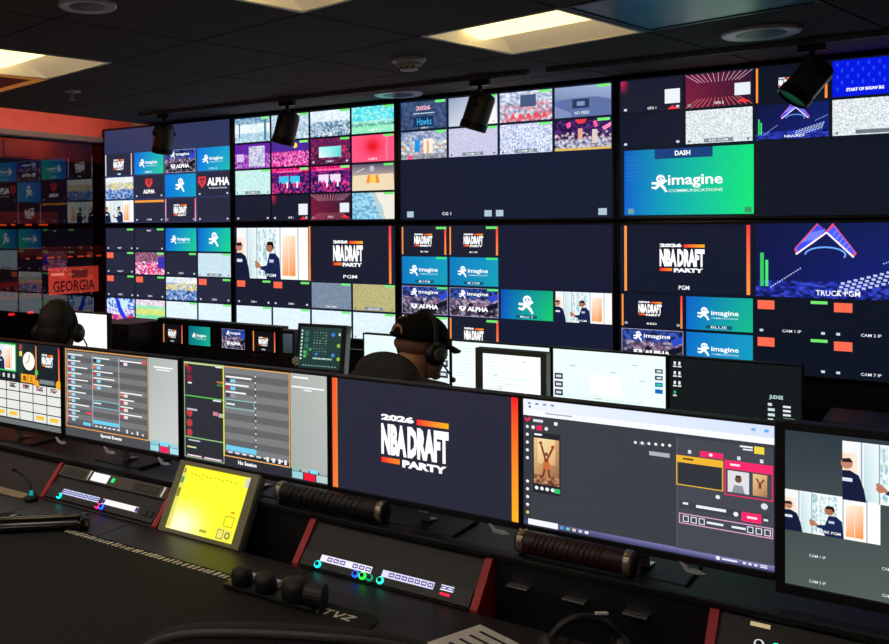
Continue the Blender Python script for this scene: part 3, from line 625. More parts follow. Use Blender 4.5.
for x in (-2.3, -1.25, 0, 1.25, 2.4): B().box((x-.03, .0, 0), (x+.03, .06, 2.36), .003).build('upright', M_DGREY, t)
for z in (.2, 1.0, 1.68, 2.32): B().box((-2.45, .06, z-.03), (2.5, .10, z+.03), .003).build('crossbar', M_DGREY, t)
B().box((-2.47, -.08, 0), (2.5, -.06, .96), .003).build('kick_panel', M_WALLD, t)

# ------------------------------------------------------------------ front monitors
def monitor(name, label, xc, y, zb, wd, ht, base_z, fn, bez=(.007,.007,.008,.014), stand='plate', rotz=0, tilt=0, frame_m=None, group=None, depth=.03, gap=.0002, neck_dx=0):
    """xc: centre of the picture, zb: lower edge of the picture, base_z: what it stands on"""
    t = thing(name, label, 'monitor', (xc, y, base_z), rotz, group)
    h0 = zb-base_z; l, r, tp, b = bez; fm = frame_m or M_BLACK
    parts = []
    parts.append(B().frame(-wd/2, wd/2, 0, ht, -.004, .012, l, r, tp, b, .0015).build('bezel', fm, t))
    parts.append(B().box((-wd/2-l, .002, -b), (wd/2+r, depth, ht+tp), .004).build('housing', M_BLACK, t))
    cv = Canvas(wd, ht, gap); fn(Tv(cv)); parts.append(cv.build(t, (0, .0012, ht/2)))
    for k, p in enumerate(parts):
        base = Vector(p.location)
        p.rotation_euler = (tilt, 0, 0); p.location = Vector((0, 0, h0)) + Matrix.Rotation(tilt, 3, 'X') @ base
    if stand == 'plate':
        B().box((neck_dx-.03, depth+.0, .008), (neck_dx+.03, depth+.03, h0+ht*.5), .006).build('stand_neck', M_BLACK, t)
        B().box((neck_dx-.12, -.05, 0), (neck_dx+.12, .13, .009), .004).build('stand_base', M_BLACK, t)
    elif stand == 'hook':
        # silver strip curling from the base up to the back of the monitor
        pts = [(-.045, .075, .008), (-.045, .030, .014), (-.045, .020, .04), (-.045, .028, .07), (-.045, .045, .10), (-.045, .05, h0+ht*.4)]
        m = B()
        for sx in (-1,):
            for k in range(len(pts)-1):
                a, c_ = Vector(pts[k]), Vector(pts[k+1]); m.prism([(a.y, a.z), (a.y+.004, a.z+.003), (c_.y+.004, c_.z+.003), (c_.y, c_.z)], -.014, .014, 'x')
        m.build('stand_strip', M_SILVER, t)
        B().box((-.10, -.02, 0), (.10, .14, .009), .004).build('stand_base', M_BLACK, t)
        B().box((-.04, depth, .05), (.04, depth+.03, h0+ht*.55), .004).build('stand_neck', M_BLACK, t)
    return t

YM, RZ = -2.6236, .902       # front monitor plane, top of the console riser
ZT = 1.2654; MW, MH = .527, .2965
def gridrows(t, u0, v0, u1, v1, n, a='#5c5e60', b='#747678'):
    for k in range(n): t.rect(u0, v0+(v1-v0)*k/n, u1, v0+(v1-v0)*(k+1)/n, a if k % 2 else b, 1)
def keys_screen(t):
    t.fill('#20262a'); rnd = random.Random(5)
    a = t.sub(.20, .02, .54, .36); a.box(0,0,1,1,.03,'#3cc060',12); interview(a.sub(.03,.04,.97,.96))
    t.rect(.56,.02,.61,.40,'#1c3c34',1); t.rect(.57,.10,.60,.16,'#e8d060',2); t.rect(.57,.02,.60,.08,'#a83a48',2)
    t.disc(.67,.21,.062,'#f4f2ea',2,24); t.line((.67,.21),(.635,.24),.008,'#c8a040',4); t.line((.67,.21),(.68,.13),.006,'#303030',4)
    t.rect(.02,.02,.18,.36,'#16202a',1); t.rect(.04,.06,.16,.3,'#2c5a48',2)
    a = t.sub(.755,.02,.99,.40); draft(a,bg='#1b2028',rect=(.22,.22,.70,.62),uv=(-.06,-.02,.92,.97))
    t.rect(.02,.37,.55,.46,'#14181a',1)
    for k in range(6): t.rect(.22+k*.055,.39,.245+k*.055,.44,'#c8ccd0',2)
    t.rect(.585,.37,.735,.47,'#f0a828',2); t.text('1',.61,.39,.64,.45,'#7a5008',4); t.text('2',.68,.39,.71,.45,'#7a5008',4); t.rect(.655,.37,.66,.47,'#7a5008',3)
    t.disc(.75,.465,.026,'#f0a020',3); t.disc(.975,.45,.03,'#f0a828',3); t.rect(.735,.31,.765,.36,'#4ad048',3); t.rect(.78,.41,.93,.46,'#7c8286',2)
    for i in range(7):
        for j in range(4):
            u, v = .0+i*.142, .48+j*.112; t.rect(u+.004, v+.006, u+.138, v+.106, '#dfe2dc', 2)
            if j == 0 and i not in (2,): a = t.sub(u+.035,v+.015,u+.105,v+.07,3); a.mosaic(4,3,[(1,['#c8907c','#5a6478','#e8e4e0','#a03c48','#34405c'],.15)],i+7)
            if j == 3 and i in (0,2,3,5,6): t.rect(u+.03,v+.03,u+.115,v+.075,'#f4c030' if i != 4 else '#d0d0c8',3)
    t.rect(0,.94,1,1,'#6c7274',2)
def list_screen(t):
    t.fill('#4a4c50'); gridrows(t,.01,.03,.74,.86,14); rnd = random.Random(9)
    t.box(.003,.005,.752,.90,.006,'#e8a050',3)
    for col,(x,n) in enumerate(((.03,11),(.27,5),(.51,6))):
        for k in range(n):
            if col == 2 and k in (1,): continue
            v = .06+k*(.071) if col == 0 else .07+k*.075 if col == 1 else (.07 if k == 0 else .26+k*.078)
            t.rect(x,v,x+rnd.uniform(.09,.2),v+.013,'#f0f2f4',3)
            t.rect(x,v+.02,x+.028,v+.05,rnd.choice(['#c83a48','#a8405c','#58386c','#d87848','#303848']),3); t.rect(x+.032,v+.022,x+.066,v+.055,'#8cd8f0' if col < 2 else '#e8d8e0',3)
        t.rect(x-.012,.05,x-.008,.85,'#c8ccd0',2)
    t.rect(.70,.055,.735,.085,'#e04858',4); t.rect(.20,.70,.255,.725,'#e04858',4)
    t.box(.265,.55,.50,.63,.004,'#7cc8d8',4); t.rect(.275,.575,.34,.59,'#d8f0f4',4)
    t.rect(.265,.775,.50,.815,'#6cc8ec',4); t.rect(.17,.82,.24,.855,'#6cc8ec',4)
    for k in range(6): t.rect(.28+k*.04,.835,.305+k*.04,.85,'#e4e8ec',4); 
    for k in range(4): t.rect(.56+k*.045,.82+(k % 2)*.02,.575+k*.045,.86,'#d8dce0',4)
    t.text('Special Events',.33,.92,.52,.965,'#ffffff',4,.03)
    t.grad(.755,.0,1,.90,'#a8b0ac','#b4bab6','#c6cac6','#bcc2be',2); t.rect(.80,.09,.955,.105,'#f4f6f6',4); t.rect(.82,.118,.93,.13,'#f4f6f6',4)
    for k in range(3): t.rect(.765+k*.08,.88,.835+k*.08,.925,['#8cc0d4','#7cd4ec','#9cc8d8'][k],4)
    for k in range(3): t.rect(.765+k*.08,.93,.835+k*.08,.99,['#98d4e0','#f02858','#a0d8e4'][k],4)
def session_screen(t):
    t.fill('#2c2d36'); t.box(.0,.0,.30,.985,.005,'#9ab88c',3)
    for v,c in ((.345,'#5cc050'),(.77,'#88b878'),(.01,'#c8d890')): t.rect(.005,v,.30,v+.012,c,4)
    for v in (.05,.14,.60,.70,.50): t.disc(.04,v+.03,.022,'#7c2438' if v < .4 else '#b83c3c',4)
    t.line((.01,.03),(.05,.08),.012,'#e83c30',4); t.rect(.03,.21,.06,.225,'#e8eaf0',4); t.rect(.02,.48,.10,.50,'#b8bcc4',4); t.rect(.22,.48,.255,.52,'#c88090',4); t.rect(.26,.49,.295,.53,'#b0b0a0',4)
    t.rect(.25,.17,.30,.185,'#c8783c',4); t.rect(.25,.2,.30,.215,'#3c8c48',4); t.rect(.22,.36,.28,.375,'#e0e4ec',4); t.rect(.24,.02,.29,.035,'#e0e4ec',4)
    t.rect(.03,.80,.12,.812,'#c8ccd4',4); t.rect(.02,.87,.09,.885,'#d8dc98',4); t.rect(.02,.955,.13,.97,'#f0d0dc',4); t.rect(.15,.955,.28,.97,'#f0d0dc',4)
    gridrows(t,.305,.01,.75,.86,13,'#606264','#787a7c'); t.box(.298,.005,.758,.905,.006,'#e8a860',4); t.rect(.295,.01,.303,.9,'#e0e050',5)
    t.rect(.525,.05,.529,.82,'#303234',3)
    for k in range(12): t.rect(.523,.07+k*.062,.531,.085+k*.062,'#e8ecf0',4)
    for k in range(3): v = .10+k*.075; t.rect(.315,v,.50-.02*k,v+.016,'#f0f2f4',4); t.rect(.315,v+.02,.345,v+.06,['#403058','#a83850','#483860'][k],4); t.rect(.35,v+.03,.385,v+.06,'#7cd0ec' if k < 2 else '#909498',4)
    t.box(.31,.33,.52,.42,.004,'#88d0cc',4); t.rect(.32,.37,.38,.385,'#e0f4f4',4)
    t.rect(.315,.79,.53,.84,'#6cc8ec',4)
    for k in range(8): t.rect(.33+k*.05,.85,.36+k*.05,.865,'#e4e8ec',4)
    for k in range(4): t.rect(.60+k*.04,.84,.615+k*.04,.885,'#e8ecf0',4)
    t.text('No Session',.40,.925,.53,.965,'#ffffff',4,.03)
    t.grad(.762,.0,1,.90,'#a8aca8','#b4b8b4','#aab0ac','#a0a6a2',2); t.rect(.78,.03,.88,.045,'#f4f6f6',4); t.rect(.77,.12,.98,.135,'#f0f2f2',4); t.rect(.85,.145,.90,.158,'#f0f2f2',4)
    for k in range(4): t.rect(.77+k*.058,.885,.82+k*.058,.92,['#88b8a8','#a8b4b4','#7cd8f0','#a0acac'][k],4)
    for k in range(3): t.rect(.77+k*.078,.925,.84+k*.078,.99,['#98c8d0','#e81838','#b0c8c8'][k],4)
def title_screen(t):
    draft(t,bg='#262737',rect=(.289,.27,.655,.715),uv=(.0,.03,.966,.996),barc=('#ff1626','#ffa81e'))
    t.grad(0,0,.028,1,'#f4582c','#f4582c','#f07838','#f07838',3); t.grad(.968,0,.998,1,'#ff1226','#ff1226','#ffb020','#ffb020',3,12)
def control_screen(t):
    t.fill('#3a3c44'); t.grad(0,0,1,.085,'#e8ecfa','#cfdcf8','#cfdcf8','#e8ecfa',1); t.rect(0,.085,1,.13,'#f0f2f8',1)
    for k in range(4): t.rect(.02+k*.035,.025,.035+k*.035,.04,'#7888a8',3)
    t.rect(.10,.095,.22,.105,'#9aa4b8',3); t.disc(.03,.06,.006,'#6a7890',3); t.rect(.92,.03,.935,.05,'#7aa8e8',3); t.rect(.965,.03,.98,.05,'#58a0f0',3)
    t.rect(0,.13,.035,.97,'#33363e',2); t.line((.008,.15),(.018,.175),.008,'#f02858',3); t.line((.018,.175),(.032,.145),.008,'#f02858',3)
    for k in range(12):
        if k in (5,6): continue
        t.disc(.018,.22+k*.062,.007,'#e8eaf0' if k != 11 else '#d8c860',4)
    t.rect(.045,.155,.09,.175,'#d8dce4',3); t.rect(.14,.16,.155,.185,'#f4f6f8',3); t.rect(.06,.20,.085,.24,'#e02850',3); t.disc(.045,.22,.008,'#e8eaf0',4); t.disc(.105,.22,.008,'#e8eaf0',4)
    # picture card: tan poster with a leaping figure, arms raised
    t.rect(.042,.255,.168,.735,'#23252c',2); t.rect(.05,.265,.085,.28,'#e8eaf0',4)
    a = t.sub(.048,.30,.162,.66,3); a.grad(0,0,1,1,'#e4c08c','#c89868','#7a4a34','#b88658'); a.grad(.15,.0,.85,.55,'#f0dca8','#e8c890','#d8a870','#e4bc80',1)
    a.mosaic(10,4,[(1,['#6a3c2c','#a06a48','#4a2a24','#c8946a'],.15)],77,2,(0,.80,1,1))
    S = '#7c3c24'; a.line((.5,.42),(.5,.62),.17,S,4); a.disc(.5,.33,.07,S,4); a.line((.45,.42),(.30,.14),.08,S,4); a.line((.55,.42),(.74,.20),.08,S,4); a.disc(.28,.10,.07,'#a83c30',5); a.disc(.76,.16,.07,'#a83c30',5)
    a.poly([(.38,.50),(.62,.50),(.68,.66),(.34,.66)],'#c86a38',5); a.line((.44,.64),(.36,.84),.09,S,4); a.line((.57,.64),(.62,.80),.09,S,4)
    for k in range(4): t.disc(.06+k*.024,.695,.008,'#f0f2f4',4)
    t.rect(.138,.68,.165,.715,'#2cc068',4)
    # tool row
    for k in range(6): t.disc(.485+k*.027,.235-.002*k,.006,'#e8eaf0',4)
    t.rect(.50,.225,.525,.25,'#5c6068',3); t.rect(.54,.285,.62,.315,'#a8acb4',4)
    # right hand panel
    t.rect(.645,.155,.995,.96,'#43464e',2); t.rect(.645,.155,.652,.96,'#4c5058',3); t.rect(.93,.155,.965,.205,'#e8d040',4); t.rect(.88,.16,.925,.172,'#e8eaf0',4); t.rect(.89,.18,.925,.19,'#e8eaf0',4)
    t.rect(.735,.235,.82,.275,'#f02868',4); t.disc(.775,.255,.006,'#ffffff',5)
    for u in (.69,.87,.95): t.rect(u,.24,u+.012,.265,'#d8dce4',4)
    t.box(.645,.285,.82,.50,.004,'#e8b030',4); t.rect(.645,.285,.82,.335,'#e8b030',4); t.rect(.652,.335,.813,.49,'#30333a',3); t.rect(.67,.30,.71,.313,'#5a4410',5)
    t.box(.825,.275,.995,.52,.004,'#f02868',4); t.rect(.825,.275,.995,.335,'#f02868',4); t.rect(.845,.295,.88,.31,'#ffe0ec',5)
    a = t.sub(.836,.345,.912,.495,4); a.fill('#d8d8dc'); a.disc(.5,.38,.16,'#6a4a3a',1); a.poly([(.2,1),(.3,.65),(.7,.65),(.8,1)],'#8a8e98',1); a.poly([(.34,.3),(.42,.18),(.6,.18),(.66,.3),(.5,.26)],'#2a1c18',2)
    a = t.sub(.925,.345,.975,.495,4); a.grad(0,0,1,1,'#e4c08c','#d8a870','#a06a48','#c89868'); a.line((.5,.4),(.5,.65),.2,'#7c3c24',2); a.line((.45,.4),(.25,.2),.12,'#7c3c24',2); a.line((.55,.4),(.78,.22),.12,'#7c3c24',2)
    t.disc(.80,.545,.008,'#e8eaf0',4); t.disc(.965,.56,.012,'#d8dce4',4)
    t.rect(.66,.615,.985,.665,'#3a3d45',3); t.rect(.67,.62,.69,.635,'#e8eaf0',4); t.rect(.72,.625,.83,.645,'#e8eaf0',4); t.disc(.865,.645,.009,'#e8eaf0',4); t.rect(.885,.62,.955,.685,'#f02868',4); t.rect(.905,.645,.94,.66,'#ffe0ec',5); t.rect(.962,.645,.978,.66,'#d8dce4',4)
    t.box(.655,.70,.995,.775,.004,'#d8a0c8',4)
    for u in (.67,.70,.73,.905,.935,.965): t.box(u,.715,u+.022,.76,.003,'#e8eaf0',5)
    t.rect(.76,.73,.82,.745,'#e8eaf0',5); t.rect(.85,.73,.90,.745,'#e8eaf0',5)
    # task bar
    t.grad(0,.955,1,1,'#4c4e78','#8c88c0','#3a3c68','#3c3e60',2); t.rect(.02,.95,.155,.995,'#eceef4',3)
    for k,cc in enumerate(('#4ca0e8','#68c8b0','#e8c8b0','#c8ccd8','#f4f4f8')): t.rect(.165+k*.027,.965,.18+k*.027,.985,cc,4)
    t.disc(.80,.975,.008,'#d8e8f8',4); t.rect(.815,.97,.87,.982,'#e0e4f0',4)
    for k in range(3): t.rect(.89+k*.02,.968,.90+k*.02,.984,'#e0e4f0',4)
    t.rect(.95,.965,.975,.972,'#e8ecf4',4); t.rect(.95,.978,.975,.985,'#e8ecf4',4)
def interview_screen(t):
    t.grad(0,0,1,1,'#2c3640','#343c44','#5a6460','#4c5654',0)
    interview(t.sub(.175,.03,.545,.40),None); t.text('PVW',.33,.375,.37,.392,'#ffffff',12)
    interview(t.sub(.0,.385,.285,.65),None,2); t.text('TRK PGM',.11,.615,.17,.632,'#ffffff',12)
    for u,v,s in ((.075,.80,'CAM 1 IP'),(.29,.80,'CAM 2 IP'),(.075,.965,'CAM 5 IP'),(.29,.965,'CAM 7 IP')): t.text(s,u,v-.018,u+.05,v+.0,'#dfe6ec',4)
RB = (.006, .006, .007, .016)
x0 = .1782; FM = 'monitors on the front console'
def fm(label, x, fn, **k):
    monitor('desk_monitor', label, x+MW/2, YM, ZT-MH, MW, MH, RZ, fn, bez=k.pop('bez', RB), stand='hook', group=FM, **k)
fm('front monitor at the left edge with clock and white key grid', x0-.0231-MW+.003, keys_screen)
fm('front monitor with grey striped lists and orange outline', x0, list_screen)
fm('front monitor with dark left column and grey panel, behind the yellow touchscreen', x0+MW+.0231, session_screen)
fm('front monitor with large white and orange title on dark blue', x0+2*MW+.0231+.0152, title_screen)
fm('front monitor with grey web page, tan poster and magenta buttons', x0+3*MW+.0231+.0152+.0119, control_screen)
monitor('desk_monitor', 'thick framed front monitor at the right edge with two men talking', 2.356+.28, YM-.005, 1.262-.308, .56, .308, RZ, interview_screen, bez=(.017,.017,.017,.02), stand='hook', group=FM)

# ------------------------------------------------------------------ front console
YE, ZD = -2.785, .80          # rear edge of the worktop, its height
con = thing('control_console', 'long dark control console with red end brackets carrying the front monitors', 'console', (.9, -2.7, 0))
def cpart(b, name, m, smooth=False):
    o = b.build(name, m, con, smooth); o.location = (-.9, 2.7, 0); return o
xs = [-1.2, .283, .668, 1.312, 1.98, 3.1]
for a, b, fy in zip(xs, xs[1:], (-3.60, -3.60, -3.60, -3.55, -3.42)): cpart(B().box((a+.0015, fy, ZD-.035), (b-.0015, YE, ZD), .002), 'worktop_panel', M_DESK)
cpart(B().box((-1.2, -3.43, ZD-.05), (3.1, YE, ZD-.036)), 'worktop_substrate', M_BLACK)
cpart(B().box((-1.2, -2.685, .0), (3.1, -2.46, RZ), .004), 'riser', M_BLACK)
cpart(B().box((-1.2, YE-.01, .60), (3.1, -2.685, ZD-.05)), 'bay_floor', M_BLACK)
cpart(B().box((-1.18, -3.2, 0), (-1.14, -2.7, ZD-.05)), 'side_panel', M_BLACK); cpart(B().box((3.06, -3.2, 0), (3.1, -2.7, ZD-.05)), 'side_panel', M_BLACK)
BR = [-.262, .244, .750, 1.256, 1.754, 2.240, 2.746]
prof = [(YE+.002, ZD-.05), (YE+.002, ZD+.005), (-2.690, RZ+.002), (-2.684, RZ+.002), (-2.684, ZD-.05)]
for x in BR: cpart(B().prism(prof, x-.009, x+.009, 'x'), 'red_bracket', M_RED)
cpart(B().box((-1.2, -2.700, RZ-.003), (3.1, -2.66, RZ+.012), .003), 'riser_lip', M_BLACK)
def slope_pt(t_, off=0):    # t_ 0 at the worktop edge .. 1 at the riser; off: outward
    return (YE+.006+.09*t_-off*.707, ZD+.0+.092*t_+off*.707)
for a, b in ((-.253, .235), (1.265, 1.745), (2.249, 2.737)):
    p0, p1 = slope_pt(.0), slope_pt(1.0)
    cpart(B().prism([(p0[0]+.012, p0[1]-.012), p0, p1, (p1[0]+.012, p1[1]-.012)], a, b, 'x'), 'sloped_panel', K('panel_charcoal', '#1d1c1c', rough=.5, noise=.12, scale=80))
# slatted vents in the riser behind the monitors, and pale shapes imitating ridge reflections below them
M_GLINT = K('pale_ridge_glint', '#c4caca', rough=.35, noise=.05)  # pale colour stands in for reflections on the ridge
for x in (.17, .41, .655, 1.02, 1.752, 2.183):
    y = -2.640; z = .946
    m = B().prism([(x-.024, z+.013), (x-.013, z+.009), (x-.004, z+.001), (x+.018, z+.001), (x+.028, z-.003), (x+.014, z-.007), (x-.010, z-.006)], y-.003, y+.003, 'y').box((x-.006, y, z-.006), (x+.012, -2.626, z-.001))
    cpart(m, 'ridge_glint', M_GLINT)
def tube_speaker(xa, xb, label, mtl):
    t = thing('tube_speaker', label, 'speaker', ((xa+xb)/2, -2.664, RZ+.012), 0, 'tube speakers under the front monitors'); h = (xb-xa)/2; R = .028
    q = Matrix.Rotation(PI/2, 3, 'Y')
    B().lathe([(R*.9, -h), (R*.96, -h+.004), (R*.96, h-.004), (R*.9, h)], (0, 0, R), 24, q).build('body', mtl, t, True)
    for s_ in (-1, 1): B().lathe([(R*.97, -.008), (R*1.0, -.007), (R*1.0, .007), (R*.97, .008)], (s_*(h-.012), 0, R), 24, q).build('end_band', K('pale_strip', '#a09880', rough=.25, metal=.7, noise=.1, scale=30), t, True)
    for k in range(14):
        x_ = -h+.04+k*(2*h-.10)/14
        B().tube([(x_+.010*math.cos(a), -R*1.0*math.sin(a), R+R*1.0*math.cos(a)) for a in [PI*(.10+.5*c/6) for c in range(7)]], .0014, 5).build('rib', K('rib_grey', '#2e2424', rough=.4, noise=.1), t, True)
tube_speaker(1.118, 1.46, 'black ribbed tube speaker under the title monitor', K('tube_black', '#100f0f', rough=.55, noise=.2, scale=100))
tube_speaker(1.812, 2.075, 'dark red ribbed tube speaker with pale bands under the web page monitor', K('tube_red', '#300d0f', rough=.5, noise=.2, scale=100))
for x, y in ((1.80, -2.706), (1.93, -2.706), (2.06, -2.706)): cpart(B().box((x, y-.003, .845), (x+.05, y+.02, .849), .001), 'silver_slot', M_SILVER)
# rack intercom panels
R45 = Matrix.Rotation(math.radians(-44), 3, 'X')
def on_slope(o, x, t_):
    y, z = slope_pt(t_); o.location = (x, y, z); o.rotation_euler = (math.radians(-45.6), 0, 0); return o
def rack_panel(label, x0, x1, t0, t1, group, build):
    """thing lying on the console slope; local x along, y up the slope, z outward"""
    y, z = slope_pt(t0); L = math.hypot(.09, .092)*(t1-t0)
    t = bpy.data.objects.new('intercom_panel', None); COL.objects.link(t); tag(t, label, 'intercom panel', group)
    t.location = (x0, y, z); t.rotation_euler = (math.atan2(.092, .09), 0, 0)
    build(t, x1-x0, L); return t
def led(c, e=2.5): return mat('led_'+c, c, emit=c, estr=e)
def screen_strip(t, x0, y0, x1, y1, z, fn, name='key_display'):
    cv = Canvas(x1-x0, y1-y0, .0002); fn(Tv(cv)); o = cv.build(t, ((x0+x1)/2, (y0+y1)/2, z), name, 0); o.rotation_euler = (-PI/2, 0, 0); return o
def ring(t, x, y, c):
    k = B().lathe([(.0058, 0), (.0055, .008), (.004, .0092)], (x, y, .009), 14).build('knob', M_BLACKG, t, True)
    B().lathe([(.0092, 0), (.0092, .004), (.006, .006), (.006, .001)], (x, y, .009), 18).build('light_ring', led(c), k, True)
def keys(n, seed, tint='#e8e8fc', dk='#2a2470', blank=()):
    def fn(t):
        t.fill(tint)
        for k in range(n):
            if k in blank: continue
            a = t.sub(k/n+.012, .2, (k+1)/n-.012, .8, 2); a.rect(0,0,1,1,dk); a.rect(.18,.28,.82,.72,tint,2); a.rect(.3+.1*(k % 3),.28,.42+.1*(k % 3),.5,dk,3)
    return fn
def inter_a(t, W, L):
    B().box((0, 0, 0), (W, L, .008), .002).build('faceplate', M_BLACK, t)
    screen_strip(t, .065, L*.42, .235, L*.78, .0085, keys(7, 1, '#c8d0f4', '#1c2470'))
    screen_strip(t, .250, L*.42, .405, L*.78, .0085, lambda q: (q.fill('#f4f0f0'), q.rect(.0,.1,.08,.9,'#3a2c80'), q.rect(.93,.1,1,.9,'#3a2c80')))
    for x, c in ((.065, '#10d8c8'), (.245, '#e02060'), (.262, '#2050f0')): ring(t, x, L*.2, c)
    for k in range(2): B().box((.425+k*.025, L*.35, .008), (.445+k*.025, L*.7, .012), .001).build('button', M_DGREY, t)
def inter_b(t, W, L):
    B().box((0, 0, 0), (W, L, .008), .002).build('faceplate', M_BLACK, t)
    screen_strip(t, .055, L*.45, .205, L*.85, .0085, keys(8, 2, '#ece8fc', '#3c3480', (0, 4)))
    screen_strip(t, .235, L*.45, .375, L*.85, .0085, keys(8, 3, '#dcd8f8', '#3c3480', (0,)))
    screen_strip(t, .392, L*.55, .425, L*.85, .0085, keys(2, 4)); B().box((.395, L*.28, .008), (.42, L*.42, .010)).build('red_led', led('#d01838', 1.2), t)
    for x, c in ((.055, '#10d0d8'), (.168, '#1850f0'), (.188, '#28e040'), (.208, '#0a6848'), (.238, '#20c8a8')): ring(t, x, L*.2, c)
def inter_c(t, W, L):
    B().box((0, 0, 0), (W, L, .008), .002).build('faceplate', M_BLACK, t)
    screen_strip(t, .20, L*.25, .37, L*.6, .0085, keys(4, 5, '#50e040', '#147018'))
    screen_strip(t, .05, L*.78, .085, L*.9, .0085, lambda q: q.fill('#b8a878'), 'badge')
    for x, c in ((.10, '#20d0b0'), (.07, '#8a8a8a')): ring(t, x, L*.3, c)
    for k in range(3): B().cyl((.14+k*.03, L*.5, .008), (.14+k*.03, L*.5, .018), .008, n=14).build('button', M_DGREY, t)
GP = 'intercom panels in the console slope'
rack_panel('intercom panel with lit key strips at the left, next to the microphone', .258, .738, .05, .42, GP, inter_a)
rack_panel('intercom panel with white key strips and coloured knob rings in the middle', 1.270, 1.742, .02, .36, GP, inter_b)
rack_panel('intercom panel with green keys at the lower right edge', 2.256, 2.732, .42, .98, GP, inter_c)
def upper_unit(t, W, L):
    B().box((0, 0, 0), (W, L, .008), .002).build('faceplate', K('taupe_plate', '#4e4a44', rough=.45, noise=.1), t)
    for xa in (.01, .335):
        m = B()
        for k in range(4):
            for q in range(9): m.box((xa+.006+q*.012, .006+k*(L-.014)/4, .008), (xa+.014+q*.012, .006+(k+.6)*(L-.014)/4, .0086))
        m.build('speaker_grille', M_INK, t)
    screen_strip(t, .15, L*.15, .225, L*.85, .0085, lambda q: q.fill('#f6f6fa'), 'small_screen'); B().box((.24, L*.35, .008), (.252, L*.7, .0095)).build('green_led', led('#18c060', 1.5), t)
    for xa in (.135, .46): B().box((xa, L*.1, .008), (xa+.008, L*.9, .011)).build('handle', M_SILVER, t)
o = rack_panel('speaker panel with small white screen above the left intercom panel', .258, .738, .66, .98, None, upper_unit); o.name = 'speaker_panel'; o['category'] = 'speaker panel'
# bottom filler panel in the slope of the left bay
p0, p1 = slope_pt(-.01), slope_pt(1.0)
cpart(B().prism([(p0[0]+.012, p0[1]-.012), p0, p1, (p1[0]+.012, p1[1]-.012)], .253, .741, 'x'), 'sloped_panel', MATS['panel_charcoal'])
# gooseneck microphone
t = thing('gooseneck_microphone', 'thin gooseneck microphone at the left end of the intercom panel', 'microphone', (.235, -2.815, ZD))
B().lathe([(.022, 0), (.022, .010), (.014, .016)], n=20).build('base', M_BLACK, t, True); B().lathe([(.006, .016), (.006, .03)], n=12).build('lit_collar', led('#0aa0a0', .8), t)
B().tube([(0, 0, .02), (-.02, .012, .045), (-.06, .02, .065), (-.11, .022, .075)], .004, 8).build('gooseneck', M_BLACK, t, True)
B().ball((-.115, .022, .076), (.010, .007, .007), 12).build('capsule', M_BLACK, t, True)

# ------------------------------------------------------------------ things on the worktop
# yellow touchscreen
t = thing('touchscreen', 'tilted touchscreen with bright yellow picture in an olive frame', 'touchscreen', (.923, -2.788, ZD))
TA = math.atan2(.18, .10)-PI/2      # leaning back
def tilted(o): o.rotation_euler = (TA, 0, 0); return o
tilted(B().frame(-.128, .122, .012, .196, -.004, .01, .022, .028, .012, .012, .002).build('frame', M_OLIVE, t))
tilted(B().box((-.148, .003, .001), (.148, .034, .206), .005).build('housing', M_GREYP, t))
rnd0 = random.Random(8)
def yel(v):
    v.grad(0,0,1,1,'#f2f226','#e6ea2a','#f4f01c','#fbf8a0',0,8); v.raster(0,0,1,1,14,12,lambda a,b:(lambda g:(.9+.1*g,.88+.1*g,.02+.7*g))(math.exp(-((a-.2)**2/.06+(b-.9)**2/.05))),1)
    for k in range(40): u=rnd0.uniform(.12,.9); w_=rnd0.uniform(.02,.06); q_=rnd0.uniform(.08,.8); v.rect(u,q_,u+w_,q_+.006,'#d4d020',2)
    rnd = random.Random(4)
    for k in range(12): u = .12+k*.06; v.rect(u,.10+.01*(k % 3),u+.03,.115+.01*(k % 3),'#b8b81c',3)
    v.rect(.0,.02,.06,.98,'#e0dc60',2); v.rect(.005,.18,.045,.28,'#4a8a6c',3); v.rect(.005,.36,.045,.50,'#7a7a1c',3); v.rect(.01,.05,.035,.12,'#8a6a2c',3)
    v.rect(.93,.01,1,.16,'#c8d0c0',2); v.rect(.74,.82,.95,.98,'#e8e060',3); v.box(.75,.83,.84,.97,.008,'#6a6a18',4); v.disc(.9,.90,.04,'#8a8a20',4); v.disc(.9,.90,.02,'#e8e060',5); v.box(.80,.62,.93,.78,.008,'#a8a020',3); v.rect(.86,.55,.91,.57,'#d06018',4); v.rect(.5,.9,.60,.94,'#a8a420',3)
cv = Canvas(.25, .184, .0002); yel(Tv(cv)); o = cv.build(t, (0, 0, 0)); o.location = Matrix.Rotation(TA, 3, 'X') @ Vector((-.003, .0015, .104)); o.rotation_euler = (TA, 0, 0)
B().prism([(.035, 0), (.070, .0), (.085, .10), (.078, .10)], -.03, .03, 'x').build('rear_foot', M_BLACK, t)
# desk mat with printed edge
t = thing('desk_mat', 'large black desk mat with white printed lettering along its far edge', 'desk mat', (.9, -3.2, ZD))
def rrect(x0, y0, x1, y1, r, n=6):
    P = []
    for cx, cy, a0 in ((x1-r, y1-r, 0), (x0+r, y1-r, PI/2), (x0+r, y0+r, PI), (x1-r, y0+r, 1.5*PI)):
        P += [(cx+r*math.cos(a0+k*PI/2/n), cy+r*math.sin(a0+k*PI/2/n)) for k in range(n+1)]
    return P
B().prism(rrect(-.62, -.34, .71, .265, .035), 0, .004, 'z').build('mat', M_MAT, t)
m = B(); rnd = random.Random(12); x = -.58
while x < .28:
    w_ = rnd.uniform(.006, .010); h_ = rnd.uniform(.016, .024)
    m.prism([(x, .236), (x+w_, .236), (x+w_+.004, .236+h_), (x+.004, .236+h_)], .004, .0044, 'z'); x += w_+rnd.uniform(.005, .012)
m.build('edge_print', K('print_white', '#e8e2d0', rough=.8, noise=.1), t)
m = B()
